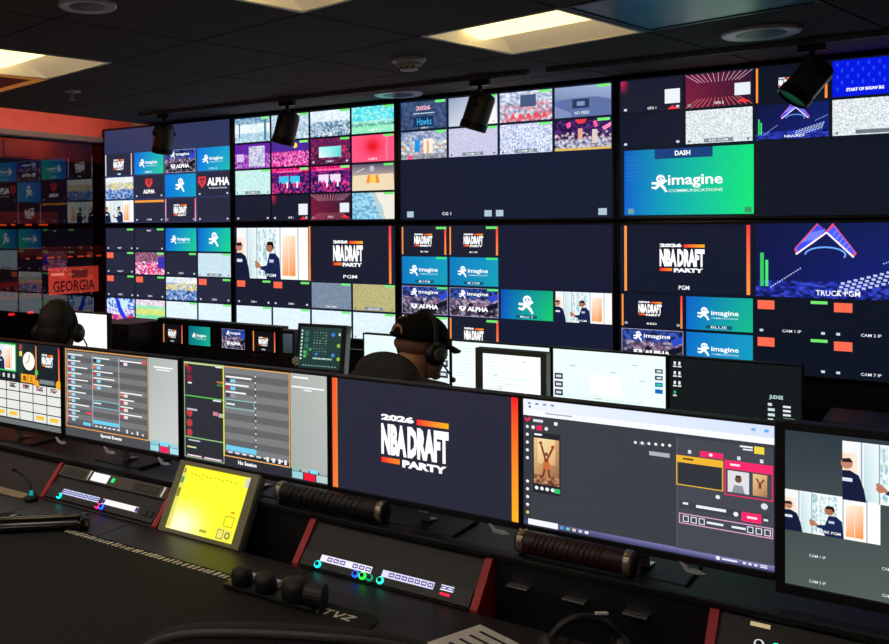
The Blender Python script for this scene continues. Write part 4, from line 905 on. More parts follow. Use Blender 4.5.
for k, P in enumerate(([(0,0),(.006,0),(.012,.030),(.006,.030)], [(.006,.012),(.022,.012),(.023,.018),(.007,.018)], [(.022,0),(.028,0),(.020,.030),(.014,.030)],
                       [(.034,.024),(.056,.024),(.057,.030),(.035,.030)], [(.042,0),(.048,0),(.050,.024),(.044,.024)], [(.060,.030),(.066,.030),(.074,.006),(.070,0)], [(.070,0),(.076,0),(.088,.030),(.082,.030)],
                       [(.092,.024),(.114,.024),(.115,.030),(.093,.030)], [(.088,0),(.110,0),(.111,.006),(.089,.006)], [(.089,.006),(.096,.006),(.114,.024),(.107,.024)])):
    m.prism([(.545+px_, .205+py_) for px_, py_ in P], .004, .0045, 'z')
m.build('large_print', MATS['print_white'], t)
m = B().prism([(.285, .232), (.32, .232), (.322, .240), (.287, .240)], .004, .006, 'z'); m.build('yellow_tag', K('tag_yellow', '#d89a20', rough=.6, noise=.05), t)
# bar shaped glossy device
d = (Vector((.60, -2.885)) - Vector((.30, -3.17))); an = math.atan2(d.y, d.x)
t = thing('bar_device', 'long black glossy rounded device lying on the desk at the far left', 'device', (.44, -3.03, ZD+.0045), an)
L_ = d.length/2
m = B(); n = 14; 
NP = 16; prof2 = [(-.040*math.cos(PI*k/(NP-1)), .036*math.sin(PI*k/(NP-1))**.75) for k in range(NP)]
rings = []
for k in range(n+1):
    u = -1+2*k/n; s = 1-.35*max(0, -u)**3-.04*u; zz = 1-.45*max(0, -u)**2
    rings.append([m.bm.verts.new((u*L_, p[0]*s, p[1]*zz)) for p in prof2])
for A, Q in zip(rings, rings[1:]):
    for k in range(NP): m.bm.faces.new((A[k], A[(k+1) % NP], Q[(k+1) % NP], Q[k]))
m.bm.faces.new(rings[0]); m.bm.faces.new(rings[-1]); m.build('body', M_BLACKG, t, True)
B().tube([(L_*.90, p[0]*.962, p[1]*1.0+.0005) for p in prof2[1:-1]], .0012, 6).build('end_trim', M_DGREY, t, True)
# controller with three round knobs
t = thing('knob_controller', 'row of three black rounded knobs with white labels on the desk mat', 'controller', (1.335, -2.985, ZD+.0045), .02)
B().box((-.125, -.028, 0), (.13, .035, .012), .004).build('base', M_BLACK, t)
for k, (x, r, h) in enumerate(((-.085, .026, .042), (-.015, .027, .042), (.072, .034, .050))):
    o = B().lathe([(r*.9, 0), (r, .006), (r, h*.6), (r*.86, h*.88), (r*.45, h)], (x, -.004, .012), 24).build('knob', M_RUBBER, t, True)
    B().box((x-.026, .022, .012), (x+.018, .040, .026), .002).build('label_plate', M_PAPER, t)
B().cyl((.10, -.004, .030), (.145, .006, .030), .024, .028, 20).build('side_dial', M_RUBBER, t, False)
# tan card strip at the rear edge, left
tag(B().box((-.30, YE+.0, ZD+.001), (.20, YE+.045, ZD+.005), .001).build('card_strip', M_TAN), 'beige card strip along the rear desk edge at the far left', 'card')
bpy.data.objects['card_strip'].location = (0, -.046, 0)
# papers
t = thing('printed_sheet', 'white printed sheet lying on the desk at the bottom middle', 'paper', (1.83, -2.955, ZD), -.35)
B().box((-.075, -.10, 0), (.075, .10, .0012)).build('sheet', M_PAPER, t)
m = B()
for k in range(5): m.box((-.05, .07-k*.03, .0012), (.03+.008*(k % 3), .078-k*.03, .0016))
m.build('printing', M_INK, t)
B().box((.02, -.09, .0012), (.05, -.06, .012), .004).build('black_clip', M_BLACK, t)
# headset on the desk
def arc_pts(r, z, n=18, a0=0, a1=PI, sx=1.0): return [(r*sx*math.cos(a0+(a1-a0)*k/n), 0, z+r*math.sin(a0+(a1-a0)*k/n)) for k in range(n+1)]
t = thing('headset', 'black headset lying on the desk at the bottom right', 'headset', (2.05, -2.915, ZD+.002), .64)
B().tube([(x_, y_, z_) for x_, y_, z_ in arc_pts(.072, .035)], .008, 10).build('headband', M_BLACK, t, True)
for s in (-1, 1): B().lathe([(.034, -.012), (.036, 0), (.032, .012)], (s*.072, 0, .037), 22, Matrix.Rotation(PI/2, 3, 'Y')).build('ear_cup', M_BLACK, t, True)
B().box((.02, -.004, .112), (.045, .004, .1165), .001).build('badge', M_PAPER, t)
# foreground chair (its top edge shows at the bottom)
def chair(label, x, y, rz, top, seat_z=.47, wd=.50):
    t = thing('office_chair', label, 'chair', (x, y, 0), rz, 'black office chairs')
    B().box((-wd/2, -.24, seat_z-.07), (wd/2, .24, seat_z), .03, 3).build('seat', M_FABRIC, t, True)
    n = 16; m = B(); cols = []
    for k in range(n+1):
        u = -1+2*k/n; x_, y_ = u*wd/2, -.27-.05*(1-u*u); zt = top-.035*u*u-.05*u**6; zl = seat_z+.12+.03*u**4
        cols.append([m.bm.verts.new(q) for q in ((x_, y_, zl), (x_, y_, zt-.01), (x_, y_+.01, zt), (x_, y_+.04, zt), (x_, y_+.05, zt-.01), (x_, y_+.05, zl))])
    for A, Q in zip(cols, cols[1:]):
        for k in range(6): m.bm.faces.new((A[k], A[(k+1) % 6], Q[(k+1) % 6], Q[k]))
    m.bm.faces.new(cols[0]); m.bm.faces.new(list(reversed(cols[-1])))
    m.build('backrest', M_FABRIC, t, True)
    B().tube([(-wd/2+wd*k/n, -.27-.05*(1-(2*k/n-1)**2)+.006, top-.035*(2*k/n-1)**2-.05*(2*k/n-1)**6-.002) for k in range(n+1)], .006, 8).build('piping', K('chair_piping', '#3a3938', rough=.5, noise=.1), t, True)
    B().box((-.03, -.31, seat_z-.09), (.03, -.26, seat_z+.3), .008).box((-.03, -.31, seat_z-.10), (.03, .05, seat_z-.07), .006).build('back_support', M_BLACK, t)
    B().cyl((0, 0, .09), (0, 0, seat_z-.07), .028).build('gas_lift', M_DGREY, t)
    for k in range(5):
        a = k*2*PI/5+.3; c, s = math.cos(a), math.sin(a)
        B().tube([(0, 0, .10), (c*.15, s*.15, .09), (c*.29, s*.29, .065)], [.028, .022, .016], 8).build('base_leg', M_BLACK, t, True)
        B().cyl((c*.29-s*.012, s*.29+c*.012, .027), (c*.29+s*.012, s*.29-c*.012, .027), .027, n=16).cyl((c*.29, s*.29, .027), (c*.29, s*.29, .07), .008).build('castor', M_BLACKG, t)
    return t
chair('black chair in the foreground, only its top edge showing', 1.74, -3.40, .50, 1.112, wd=.50)

# ------------------------------------------------------------------ rear desk and its equipment
ZR = .74
t = thing('rear_desk', 'long black desk below the video wall carrying the rear monitors', 'desk', (.3, -.95, 0))
B().box((-2.35, -.50, ZR-.04), (2.4, .55, ZR), .004).build('worktop', M_DESK, t)
for x in (-2.3, -1.1, .1, 1.3, 2.3): B().box((x-.02, -.42, 0), (x+.02, .5, ZR-.04)).build('leg_panel', M_BLACK, t)
B().box((-2.28, .42, .1), (2.28, .45, ZR-.04)).build('modesty_panel', M_BLACK, t)
YR = -.70; RM = 'monitors on the rear desk'
def doc(seed, tint='#eefaf8', right=None):
    def fn(t):
        t.fill(tint); rnd = random.Random(seed)
        for k in range(16): v = .05+k*.055; t.rect(.04, v, .04+rnd.uniform(.2, .9), v+.012, rnd.choice(['#d4ece8', '#dcecec', '#c8e4e0', '#e2eeee']), 2)
        for k in range(6): u = rnd.uniform(.05, .8); v = rnd.uniform(.1, .8); t.rect(u, v, u+.06, v+.014, '#a8b8b8', 3)
        if right: right(t)
    return fn
def thumbs_a(t):
    for k in range(3): t.rect(.88, .16+k*.2, .98, .28+k*.2, '#2a2e3c', 4); t.rect(.90, .19+k*.2, .96, .24+k*.2, '#d8dce8', 5)
    t.rect(.80, .86, .99, .99, '#b8d8f0', 3)
def thumbs_c(t):
    for k in range(3): t.rect(.012, .40+k*.135, .09, .50+k*.135, '#34304c', 4); t.rect(.025, .43+k*.135, .075, .47+k*.135, '#d8d4e4', 5)
    for k in range(4): t.rect(.91, .20+k*.105, .975, .27+k*.105, ['#38404c', '#38404c', '#2070c0', '#2070c0'][k], 4); t.rect(.925, .22+k*.105, .965, .25+k*.105, ['#d8e0e8', '#d8e0e8', '#30d080', '#1a58b0'][k], 5)
    t.rect(.34, .38, .62, .70, '#ffffff', 3); t.grad(.62, .84, .86, 1, '#1450b8', '#38d098', '#90e8c8', '#1860c0', 4); runner(t, .72, .93, .05, z=6)
    for k in range(4): t.rect(.30+k*.05, .945, .33+k*.05, .965, '#3a4248', 4)
def dark_desk(t):
    t.fill('#14181a')
    for k in range(7): u = .03+(k % 2)*.038; v = .06+(k//2)*.15; t.rect(u, v, u+.018, v+.05, '#dfe6ea' if k < 6 else '#3cb060', 3); t.rect(u-.006, v+.065, u+.024, v+.085, '#dfe6ea', 3)
    t.rect(.20, .92, .62, .94, '#23292b', 2)
    t.text('JUDGE', .77, .44, .87, .51, '#b8dcd4', 3, .03)
    for k, (a, b) in enumerate(((.76, .79), (.76, .81), (.76, .81), (.76, .80), (.76, .88))): t.rect(a, .56+k*.075, b, .60+k*.075, '#c8d8d8', 3)
    for k in range(4): t.rect(.87, .58+k*.06, .925+(.03 if k == 3 else 0), .61+k*.06, '#d8e4e4', 3)
RBZ = (.007, .007, .008, .014); RW, RH = .475, .267
def rm(label, x, fn, zt=1.118, **k): monitor('desk_monitor', label, x+RW/2, YR, zt-RH, RW, RH, ZR, fn, bez=RBZ, group=RM, **k)
rm('white rear monitor partly hidden behind the man in the cap', .195, doc(1, '#e4f6f6', thumbs_a)); rm('white rear monitor just right of the cap, half covered by a framed one', .684, doc(2))
rm('white rear monitor with small thumbnails down both sides', 1.176, doc(3, '#e8fbf6', thumbs_c)); rm('dark rear monitor with white icons and small white text', 1.668, dark_desk)
monitor('desk_monitor', 'white rear monitor in a thick grey frame at the middle', 1.075, -.93, .875, .262, .232, ZR, doc(4, '#f4fcfc'), bez=(.034, .026, .022, .03), frame_m=M_GREYP, group=RM, depth=.045)
monitor('desk_monitor', 'white blank monitor behind the left person', -1.205, -1.40, .918, .53, .298, ZR, lambda q: q.fill('#ffffff'), bez=RBZ, group=RM)
# twin rack monitors with four small pictures
def quad(x, label, fns):
    t = thing('rack_monitor', label, 'monitor', (x, -.78, ZR), 0, 'twin rack monitors')
    B().box((-.228, .0, .0), (.228, .06, .395), .004).build('chassis', M_BLACK, t)
    for k, (cx, fn) in enumerate(fns):
        B().frame(cx-.083, cx+.083, .255, .363, -.006, .0, .008, .008, .008, .008, .001).build('bezel', M_BLACKG, t)
        cv = Canvas(.166, .108, .0002); fn(Tv(cv)); cv.build(t, (cx, -.002, .309))
        for q in range(4): B().cyl((cx-.06+q*.03, -.004, .232), (cx-.06+q*.03, .0, .232), .003, n=10).build('button', M_SILVER if q < 2 else M_DGREY, t)
small = lambda q: draft(q, bg='#0c0e14', rect=(.30, .28, .68, .72), uv=(.06, .10, .93, .97), label='RED')
quad(-.955, 'black rack monitor pair with a teal picture, beside the rack box', ((-.105, small), (.105, lambda q: (q.grad(0,0,1,1,'#0a6478','#129c8c','#14a890','#0a7080'), runner(q,.25,.5,.17), q.text('imagine',.37,.40,.80,.60,'#ffffff',3,.018), q.text('COMMUNICATIONS',.38,.63,.80,.68,'#d8f0ec',3)))))
quad(-.494, 'black rack monitor pair beside the tilted touch panel', ((-.105, lambda q: arena_logo(q, green=False, seed=95)), (.105, small)))
# slatted equipment box
t = thing('equipment_box', 'black slatted equipment box left of the rack monitors', 'equipment box', (-1.36, -1.0, ZR))
B().box((-.10, 0, 0), (.16, .3, .375), .004).build('case', M_BLACK, t)
for k in range(9): B().box((-.05, -.006, .06+k*.032), (.15, .0, .074+k*.032), .001).build('slat', M_DGREY, t)
B().box((-.095, -.004, .02), (-.07, .0, .36), .001).build('red_side_strip', K('dark_red', '#3a1214', rough=.5, noise=.1), t)
# tilted touch panel and small screen
t = thing('touch_panel', 'tilted dark green control touch panel on the rear desk', 'touch panel', (.06, -.92, ZR), .10)
def touch(q):
    q.grad(0,0,1,1,'#1c3034','#22403c','#1a3430','#1c3c38'); rnd = random.Random(3)
    for k in range(9): q.rect(.03, .08+k*.085, .07, .13+k*.085, '#b8d4cc', 3)
    for k in range(4): q.rect(.12, .10+k*.16, .22, .22+k*.16, '#2f6a50', 2)
    q.disc(.14, .62, .035, '#48b848', 3); q.disc(.14, .72, .035, '#48b848', 3); q.disc(.27,.55,.03,'#40b068',3)
    for c_ in range(5):
        for k in range(9): q.rect(.34+c_*.07, .12+k*.065, .37+c_*.07, .14+k*.065, rnd.choice(['#6a9088', '#9cb8b0', '#456a64']), 3)
    q.disc(.80, .16, .045, '#2c78d8', 3); q.disc(.42,.66,.035,'#2c78d8',3); q.disc(.82,.66,.04,'#2c88d8',3); q.disc(.94,.42,.04,'#88b848',3); q.disc(.95,.74,.04,'#88b848',3); q.rect(.93,.12,.97,.18,'#d8dcc8',3)
    for k in range(12): q.rect(.10+k*.07, .93, .13+k*.07, .95, '#a8c8c0', 3)
    q.rect(.34, .74, .8, .78, '#a8c8c0', 2); q.text('1 2 3  4 5', .36, .745, .78, .775, '#16302c', 4)
TB = -.16
def tl(o): o.rotation_euler = (TB, 0, 0); o.location = (0, 0, .20); return o
tl(B().frame(-.118, .118, .02, .225, -.004, .01, .014, .026, .016, .02, .002).build('frame', M_BLACK, t)); tl(B().box((-.132, .004, .0), (.144, .05, .241), .004).build('housing', M_GREYP, t))
cv = Canvas(.236, .205, .0002); touch(Tv(cv)); o = cv.build(t); o.rotation_euler = (TB, 0, 0); o.location = Vector((0, 0, .20)) + Matrix.Rotation(TB, 3, 'X') @ Vector((0, .001, .1225))
B().prism([(.01, 0), (.16, 0), (.085, .30), (.06, .30)], -.05, .05, 'x').build('foot', M_BLACK, t)
m = B()
for k in range(7): a = k*2*PI/7; m.ball((-.118+.016*math.cos(a), -.014, .25+.016*math.sin(a)), .009, 8)
m.ball((-.118, -.016, .25), .012, 8).build('white_sticker', M_WHITEP, t, True)
t = thing('small_panel', 'small dark handheld screen with a dial left of the touch panel', 'panel', (-.185, -.84, ZR), .1)
B().box((-.038, 0, 0), (.038, .05, .39), .005).build('body', M_BLACK, t); cv = Canvas(.056, .10, .0002); Tv(cv).grad(0, 0, 1, 1, '#3c444e', '#4a525c', '#2c343c', '#30383e'); cv.build(t, (0, -.0012, .32))
B().cyl((0, 0, .225), (0, -.014, .225), .018, n=18).build('dial', M_RUBBER, t)
# low equipment case at the right end of the rear desk
t = thing('equipment_case', 'low black equipment case at the right end of the rear desk', 'equipment case', (2.46, -.80, ZR))
B().box((-.24, 0, 0), (.22, .3, .20), .006).build('case', M_BLACK, t); B().box((-.02, -.003, .115), (.07, .0, .122)).build('light_label', M_PAPER, t); B().box((-.16, -.003, .12), (-.06, .0, .125)).build('dark_label', M_GREYP, t)
# grey cable rail visible between touch panel and man
tag(B().box((.20, -.66, ZR), (.23, -.63, 1.03), .003).box((.02, -.665, 1.01), (.23, -.64, 1.03), .003).build('cable_rail', M_DGREY), 'thin grey metal rail right of the tilted touch panel', 'rail')

# ------------------------------------------------------------------ people
def blob(name, prims, m, parent, voxel=.008, smooth=6):
    b = B()
    for p in prims:
        if p[0] == 'c':
            p0, p1, r0, r1 = Vector(p[1]), Vector(p[2]), p[3], p[4]; n = 6
            d = p1-p0; q = d.to_track_quat('Z', 'Y').to_matrix(); L = d.length; pr = [(max(.0015, r0*math.sin(a)), -r0*math.cos(a)) for a in [k*PI/2/n for k in range(0, n+1)]]
            pr += [(max(.0015, r1*math.cos(a)), L+r1*math.sin(a)) for a in [k*PI/2/n for k in range(0, n+1)]]
            b.lathe(pr, p0, 16, q)
        else: b.ball(p[1], p[2], 20, p[3] if len(p) > 3 else None)
    o = b.build(name, m, parent)
    rm_ = o.modifiers.new('r', 'REMESH'); rm_.mode = 'VOXEL'; rm_.voxel_size = voxel
    sm = o.modifiers.new('s', 'SMOOTH'); sm.factor = .5; sm.iterations = smooth
    dg = bpy.context.evaluated_depsgraph_get(); dg.update(); me = bpy.data.meshes.new_from_object(o.evaluated_get(dg))
    o.modifiers.clear(); old = o.data; o.data = me; bpy.data.meshes.remove(old)
    for p in me.polygons: p.use_smooth = True
    if not me.materials: me.materials.append(m)
    return o
def hand(w, s, fwd):
    """palm plus five bent fingers from wrist w; s = side, fwd = pointing direction"""
    w = Vector(w); f = Vector(fwd).normalized(); side = Vector((0,0,1)).cross(f).normalized()*-s; dn = Vector((0, 0, -1))
    P = [('c', w, w+f*.05, .024, .026), ('c', w+f*.03+side*.02, w+f*.08+side*.028, .016, .014), ('c', w+f*.03-side*.02, w+f*.075-side*.026, .016, .013)]
    for k, L in enumerate((.072, .080, .074, .058)):
        a = w+f*.078+side*(.028-.019*k); b_ = a+f*L*.5+dn*.006; c_ = b_+f*L*.4+dn*.022; P += [('c', a-f*.02, b_, .0095, .0085), ('c', b_, c_, .0085, .007)]
    a = w+f*.02+side*.026; b_ = a+f*.03+side*.028+dn*.008; P += [('c', a, b_, .012, .010), ('c', b_, b_+f*.03+side*.006, .010, .008)]
    return P
def person(label, loc, rotz, lean, head_c, skin, top_m, pitch=0, yaw=0, hunch=0):
    """seated figure; local +y is forward, origin on the floor under the hips"""
    t = thing('person', label, 'person', loc, rotz)
    hc = Vector(head_c); Rh = (Matrix.Rotation(yaw, 3, 'Z') @ Matrix.Rotation(pitch, 3, 'X'))
    H = lambda x, y, z: hc + Rh @ Vector((x, y, z))
    nk = Vector((0, lean*.86, hc.z-.175+hunch*.9))
    sh = [Vector((s*(.185+.35*hunch), lean*.80, hc.z-.255+hunch)) for s in (-1, 1)]
    hip = Vector((0, 0, .56)); ch = Vector((0, lean*.62, hc.z-.36+hunch*.7)); wa = Vector((0, lean*.25, .74))
    el = [Vector((s*.25, lean*.8+.12, .86)) for s in (-1, 1)]; wr = [Vector((s*.17, lean*.8+.34, .80)) for s in (-1, 1)]
    head = [('e', H(0, -.005, .025), (.076, .096, .095), Rh), ('e', H(0, .035, -.045), (.058, .062, .072), Rh), ('c', H(0, .088, .0), H(0, .105, -.028), .010, .014),
            ('e', H(.078, -.005, -.015), (.012, .022, .032), Rh), ('e', H(-.078, -.005, -.015), (.012, .022, .032), Rh), ('e', H(0, .084, -.062), (.024, .012, .010), Rh), ('e', H(0, .07, .03), (.055, .02, .012), Rh), ('e', H(0, .078, -.10), (.025, .02, .018), Rh)]
    body = head+[('c', nk-Vector((0, .01, .04)), H(0, -.02, -.04), .060, .056), ('e', ch, (.155, .105, .16)), ('e', wa, (.14, .10, .14)), ('e', hip, (.17, .13, .11)), ('c', sh[0], sh[1], .07, .07), ('c', ch, wa, .11, .11)]
    for k in (0, 1):
        s = (-1, 1)[k]; kn = Vector((s*.13, .43, .53)); an_ = Vector((s*.13, .40, .09))
        body += [('c', sh[k], el[k], .050, .042), ('c', el[k], wr[k], .040, .028)] + hand(wr[k], s, (-.1*s, 1, -.1))
        body += [('c', hip+Vector((s*.09, 0, -.02)), kn, .085, .058), ('c', kn, an_, .056, .040), ('c', an_+Vector((0, -.03, -.045)), an_+Vector((0, .15, -.055)), .036, .030)]
    blob('body', body, skin, t, .0075, 4)
    top = [('e', ch+Vector((0, -.015, 0)), (.178, .128, .18)), ('e', wa, (.162, .122, .16)), ('e', hip+Vector((0,0,.02)), (.185, .145, .10)), ('c', sh[0], sh[1], .088, .088), ('c', ch, wa, .13, .13), ('c', nk-Vector((0, .015, .07)), nk+Vector((0, -.005, -.012)), .085, .068)]
    for k in (0, 1): s = (-1, 1)[k]; top += [('c', sh[k], el[k], .072, .060), ('c', el[k], el[k]+(wr[k]-el[k])*.93, .058, .042)]
    top += [('c', nk+Vector((-.08, -.05, -.04)), nk+Vector((.08, -.05, -.04)), .045, .045), ('c', nk+Vector((-.08, -.05, -.04)), nk+Vector((-.06, .04, -.05)), .04, .03), ('c', nk+Vector((.08, -.05, -.04)), nk+Vector((.06, .04, -.05)), .04, .03)]
    if hunch: top += [('e', Vector((-.02, lean*.50, hc.z-.095)), (.150, .095, .082)), ('e', Vector((0, lean*.2, hc.z-.20)), (.22, .12, .12))]
    # folds of cloth across the shoulders and sleeves
    for k, (a, b_) in enumerate((((-.15, -.09, -.33), (.02, -.125, -.42)), ((.17, -.06, -.30), (.05, -.12, -.40)), ((.20, -.05, -.36), (.08, -.115, -.50)), ((-.2, -.03, -.36), (-.1, -.11, -.55)))):
        o_ = Vector((0, lean*.7, hc.z)); top.append(('c', o_+Vector(a), o_+Vector(b_), .018, .014))
    j = blob('jacket', top, top_m, t, .008, 4)
    tro = [('e', hip, (.182, .14, .11))]
    for s in (-1, 1): kn = Vector((s*.13, .43, .53)); tro += [('c', hip+Vector((s*.09, 0, -.02)), kn, .098, .07), ('c', kn, Vector((s*.13, .40, .13)), .068, .058)]
    blob('trousers', tro, M_JEAN, t, .01, 4)
    sho = B()
    for s in (-1, 1): sho.ball((s*.13, .45, .05), (.048, .14, .05), 14)
    sho.build('shoes', M_BLACK, t, True)
    e = B()
    for s in (-1, 1): e.ball(H(s*.032, .083, .005), (.012, .008, .006), 10, Rh)
    e.build('eyes', M_INK, t, True)
    return t, H, Rh
def headset(t_person, H, Rh, label, boom_side):
    h = thing('headset', label, 'headset', t_person.location, t_person.rotation_euler.z, 'worn headsets')
    n = 20; pts = [H(.094*math.cos(a), -.005, -.01+.140*math.sin(a)) for a in [PI*k/n for k in range(n+1)]]
    B().tube(pts, .0085, 8).build('headband', M_BLACK, h, True)
    pts = [H(.088*math.cos(a), -.005, -.01+.130*math.sin(a)) for a in [PI*(.22+.56*k/n) for k in range(n+1)]]
    B().tube(pts, .009, 8).build('head_cushion', M_RUBBER, h, True)
    for s in (-1, 1):
        q = Rh @ Matrix.Rotation(s*PI/2, 3, 'Y')
        B().lathe([(.036, 0), (.043, .008), (.043, .018), (.036, .030), (.02, .036)], H(s*.082, 0, -.018), 24, q).build('ear_cup', M_BLACK, h, True)
        B().lathe([(.022, .034), (.024, .038), (.018, .040)], H(s*.082, 0, -.018), 18, q).build('cup_plate', M_GREYP, h, True)
    s = boom_side
    B().tube([H(s*.115, .0, -.03), H(s*.118, .05, -.075), H(s*.09, .10, -.105), H(s*.05, .125, -.105)], .0035, 8).build('microphone_boom', M_BLACK, h, True)
    B().ball(H(s*.045, .126, -.105), (.012, .010, .010), 12).build('microphone', M_RUBBER, h, True); return h
# the man in the cap
man_rz = math.atan2(.917, .394)-PI/2
hx, hy, hz = 1.052, -1.70, 1.232
ly = .23
off = Matrix.Rotation(man_rz, 3, 'Z') @ Vector((0, ly, 0))
p1, H1, R1 = person('man in a black hoodie and cap seated at the rear desk', (hx-off.x, hy-off.y, 0), man_rz, .17, (0, ly, hz), M_SKIN, M_HOOD, pitch=-.18, yaw=-.10, hunch=.075)
b = B(); n = 22; rings = []
for k in range(10):                       # cap crown
    a = k*PI/2/9; r = math.cos(a); z = .028+.092*math.sin(a)
    rings.append([b.bm.verts.new(H1(.090*r*math.cos(q*2*PI/n), -.008+.112*r*math.sin(q*2*PI/n), z if k else .018)) for q in range(n)])
for A, Q in zip(rings, rings[1:]):
    for q in range(n): b.bm.faces.new((A[q], A[(q+1) % n], Q[(q+1) % n], Q[q]))
cap = b.build('cap', M_CAP, p1, True); sd = cap.modifiers.new('th', 'SOLIDIFY'); sd.thickness = .004
b = B(); top = []; bot = []
for k in range(13):
    a = PI*(.12+.76*k/12); x = math.cos(a); y = math.sin(a)
    top.append((.088*x, -.008+.108*y, .024)); bot.append((.080*x, .058+.104*y, .006-.016*x*x))
V1 = [b.bm.verts.new(H1(*p)) for p in top]; V2 = [b.bm.verts.new(H1(*p)) for p in bot]
for k in range(12): b.bm.faces.new((V1[k], V1[k+1], V2[k+1], V2[k]))
br = b.build('brim', M_CAP, cap, True); sd = br.modifiers.new('th', 'SOLIDIFY'); sd.thickness = .005
b = B()
for k in range(9):                        # opening above the strap at the back of the cap
    pass
arc = [(.036*math.cos(a), .034*math.sin(a)) for a in [k*PI/10 for k in range(11)]]
def on_crown(x, z, o=.003):
    zz = min(.999, max(0, (z-.028)/.100)); r = math.cos(math.asin(zz)); y = -.008-math.sqrt(max(0, (.112*r)**2*(1-(x/(.090*r))**2)))-o; return H1(x, y, z)
vs_ = [b.bm.verts.new(on_crown(x, .034+z)) for x, z in arc]; b.bm.faces.new(vs_); b.build('back_opening', M_SKIN, cap)
b = B().tube([on_crown(-.04+.008*k, .030, .004) for k in range(11)], .006, 6); b.build('strap', M_CAP, cap, True)
b = B().tube([on_crown(.036*math.cos(a)*1.05, .034+.036*math.sin(a), .003) for a in [k*PI/10 for k in range(11)]], .003, 6); b.build('opening_seam', M_DGREY, cap, True)
b = B().tube([on_crown(-.040, .074, .004), on_crown(-.026, .092, .004), on_crown(-.008, .088, .004), on_crown(.004, .100, .004), on_crown(.020, .094, .004)], .0035, 6); b.build('gold_emblem', K('gold_thread', '#8a6a3c', rough=.6, noise=.2), cap, True)
blob('hair', [('e', H1(0, -.024, .0), (.079, .084, .045), R1)], K('short_hair', '#8a6248', rough=.8, noise=.3, scale=200), p1, .006, 2)
headset(p1, H1, R1, 'black headset with boom microphone worn over the cap', 1)
chair('black chair the man in the cap sits on', p1.location.x, p1.location.y, man_rz, .80)
# the person at the far left
l_rz = math.atan2(.87, -.42)-PI/2
hx, hy, hz = -.665, -1.95, 1.213; ly = .14; off = Matrix.Rotation(l_rz, 3, 'Z') @ Vector((0, ly, 0))
p2, H2, R2 = person('dark haired person seen from behind at the far left, wearing a headset', (hx-off.x, hy-off.y, 0), l_rz, .10, (0, ly, hz), K('skin_left', '#96684a', rough=.6, noise=.08), K('dark_shirt', '#241d1c', rough=.95, noise=.2, scale=140, bump=.3), pitch=-.05)
hp = [('e', H2(0, -.016, .034), (.084, .098, .090), R2), ('e', H2(0, -.045, -.012), (.076, .068, .080), R2)]
blob('hair', hp, M_HAIR, p2, .006, 2)
headset(p2, H2, R2, 'black headset worn by the dark haired person at the far left', 1)
chair('black chair under the person at the far left', p2.location.x, p2.location.y, l_rz, .80)

# ------------------------------------------------------------------ the room seen through the glass
t = thing('lit_sign', 'red lit sign reading GEORGIA seen through the glass wall', 'sign', (-3.6, .665, 0), PI/2)
B().box((-.29, 0, 1.085), (.29, .05, 1.335), .004).build('case', M_BLACK, t)
cv = Canvas(.56, .23, .0005); q = Tv(cv); q.grad(0, 0, 1, 1, '#b83426', '#9c281e', '#a83022', '#bc3c2c'); q.text('GEORGIA', .08, .50, .92, .92, '#3a0a08', 2, .02); q.rect(.45, .12, .78, .42, '#5a1812', 2); q.rect(.05, .2, .3, .3, '#e88068', 2); cv.build(t, (0, -.004, 1.21))
B().cyl((-.24, .025, 0), (-.24, .025, 1.09), .02).cyl((.24, .025, 0), (.24, .025, 1.09), .02).build('stand', M_BLACK, t)
M_AMBER = mat('amber_lamp', '#ff7a30', emit='#ff5a1c', estr=.35)
M_WOOD = K('warm_brown_wood', '#6a2e1a', rough=.6, noise=.3, scale=6)
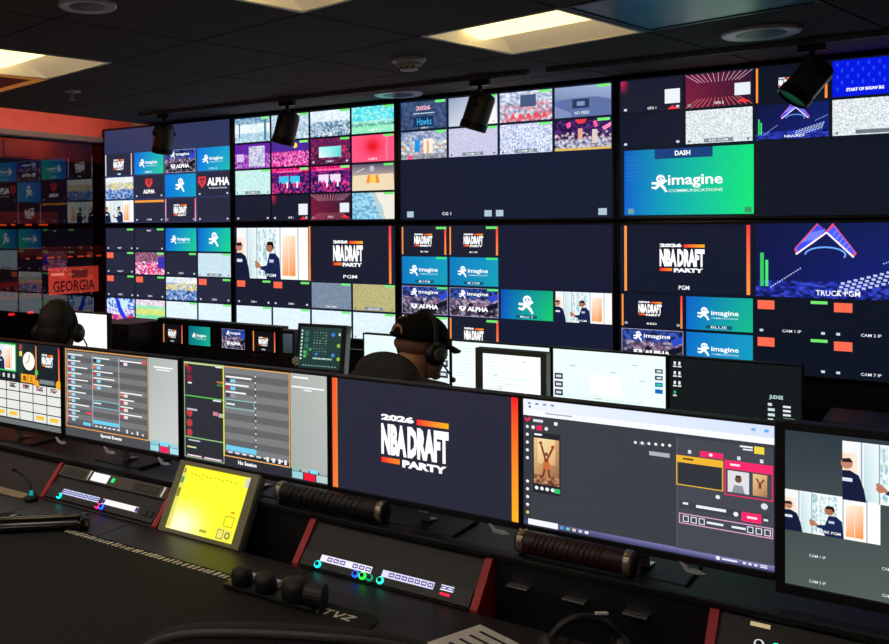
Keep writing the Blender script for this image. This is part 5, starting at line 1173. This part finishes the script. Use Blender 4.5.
def beam(name, label, x, y0, y1, z0, z1, amber=True):
    t = thing(name, label, 'beam', (x, (y0+y1)/2, z0), 0, 'brown beams behind the glass'); h = (y1-y0)/2
    B().box((-.05, -h, 0), (.05, h, z1-z0), .003).build('board', M_WOOD, t)
    for k in range(5): B().box((.05, -h+.05+k*(2*h-.1)/5, .015), (.056, -h+.05+(k+.6)*(2*h-.1)/5, z1-z0-.015)).build('rib', M_WOOD, t)
    if amber:
        for k in range(9): B().box((.05, -h*.9+k*h*.2, -.012), (.062, -h*.9+k*h*.2+h*(.05+.08*(k*7 % 3)/2), .0)).build('amber_lamp', M_AMBER, t)
    for s_ in (-.8, .8): B().box((-.72, s_*h-.02, .01), (-.05, s_*h+.02, .04)).build('arm', M_BLACK, t)
beam('wall_beam', 'topmost brown beam behind the glass wall', -3.65, -.9, 1.2, 2.24, 2.40, False)
beam('wall_beam', 'brown beam with amber strip behind the upper part of the glass', -3.65, -.9, .5, 1.70, 1.80)
beam('wall_beam', 'brown beam with amber strip just above the lit sign', -3.65, .1, 1.2, 1.42, 1.50)
t = thing('banner', 'red banner hanging left of the lit sign behind the glass', 'banner', (-3.62, .12, 1.08), PI/2)
B().box((-.30, 0, 0), (.22, .012, .15), .002).build('cloth', K('banner_red', '#b02420', rough=.8, noise=.2, scale=20), t); B().cyl((-.3, .006, .155), (.22, .006, .155), .008).build('rod', M_BLACK, t)
m = B()
for k in range(6): m.box((-.26+k*.075, -.002, .04), (-.22+k*.075, .0, .11))
m.build('dark_print', M_INK, t)
for s_ in (-.28, .2): B().box((s_-.005, .0, .155), (s_+.005, .012, 1.67)).build('cord', M_BLACK, t)
t = thing('equipment_cabinet', 'dark cabinet with small red lights behind the glass wall', 'cabinet', (-4.0, .2, 0))
B().box((-.25, -.9, 0), (.1, .9, 1.0), .004).build('case', M_BLACK, t)
for k in range(8): B().box((.10, -.8+k*.2, .92), (.104, -.74+k*.2, .94)).build('red_light', led('#e02020', 1.5), t)
al = bpy.data.lights.new('amber_room_lamp', 'AREA'); al.energy = 14; al.color = (1, .32, .15); al.shape = 'RECTANGLE'; al.size = .9; al.size_y = .4
ao = bpy.data.objects.new('amber_room_lamp', al); COL.objects.link(ao); ao.location = (-3.1, .2, 2.72); ao.rotation_euler = (0, -.3, 0)
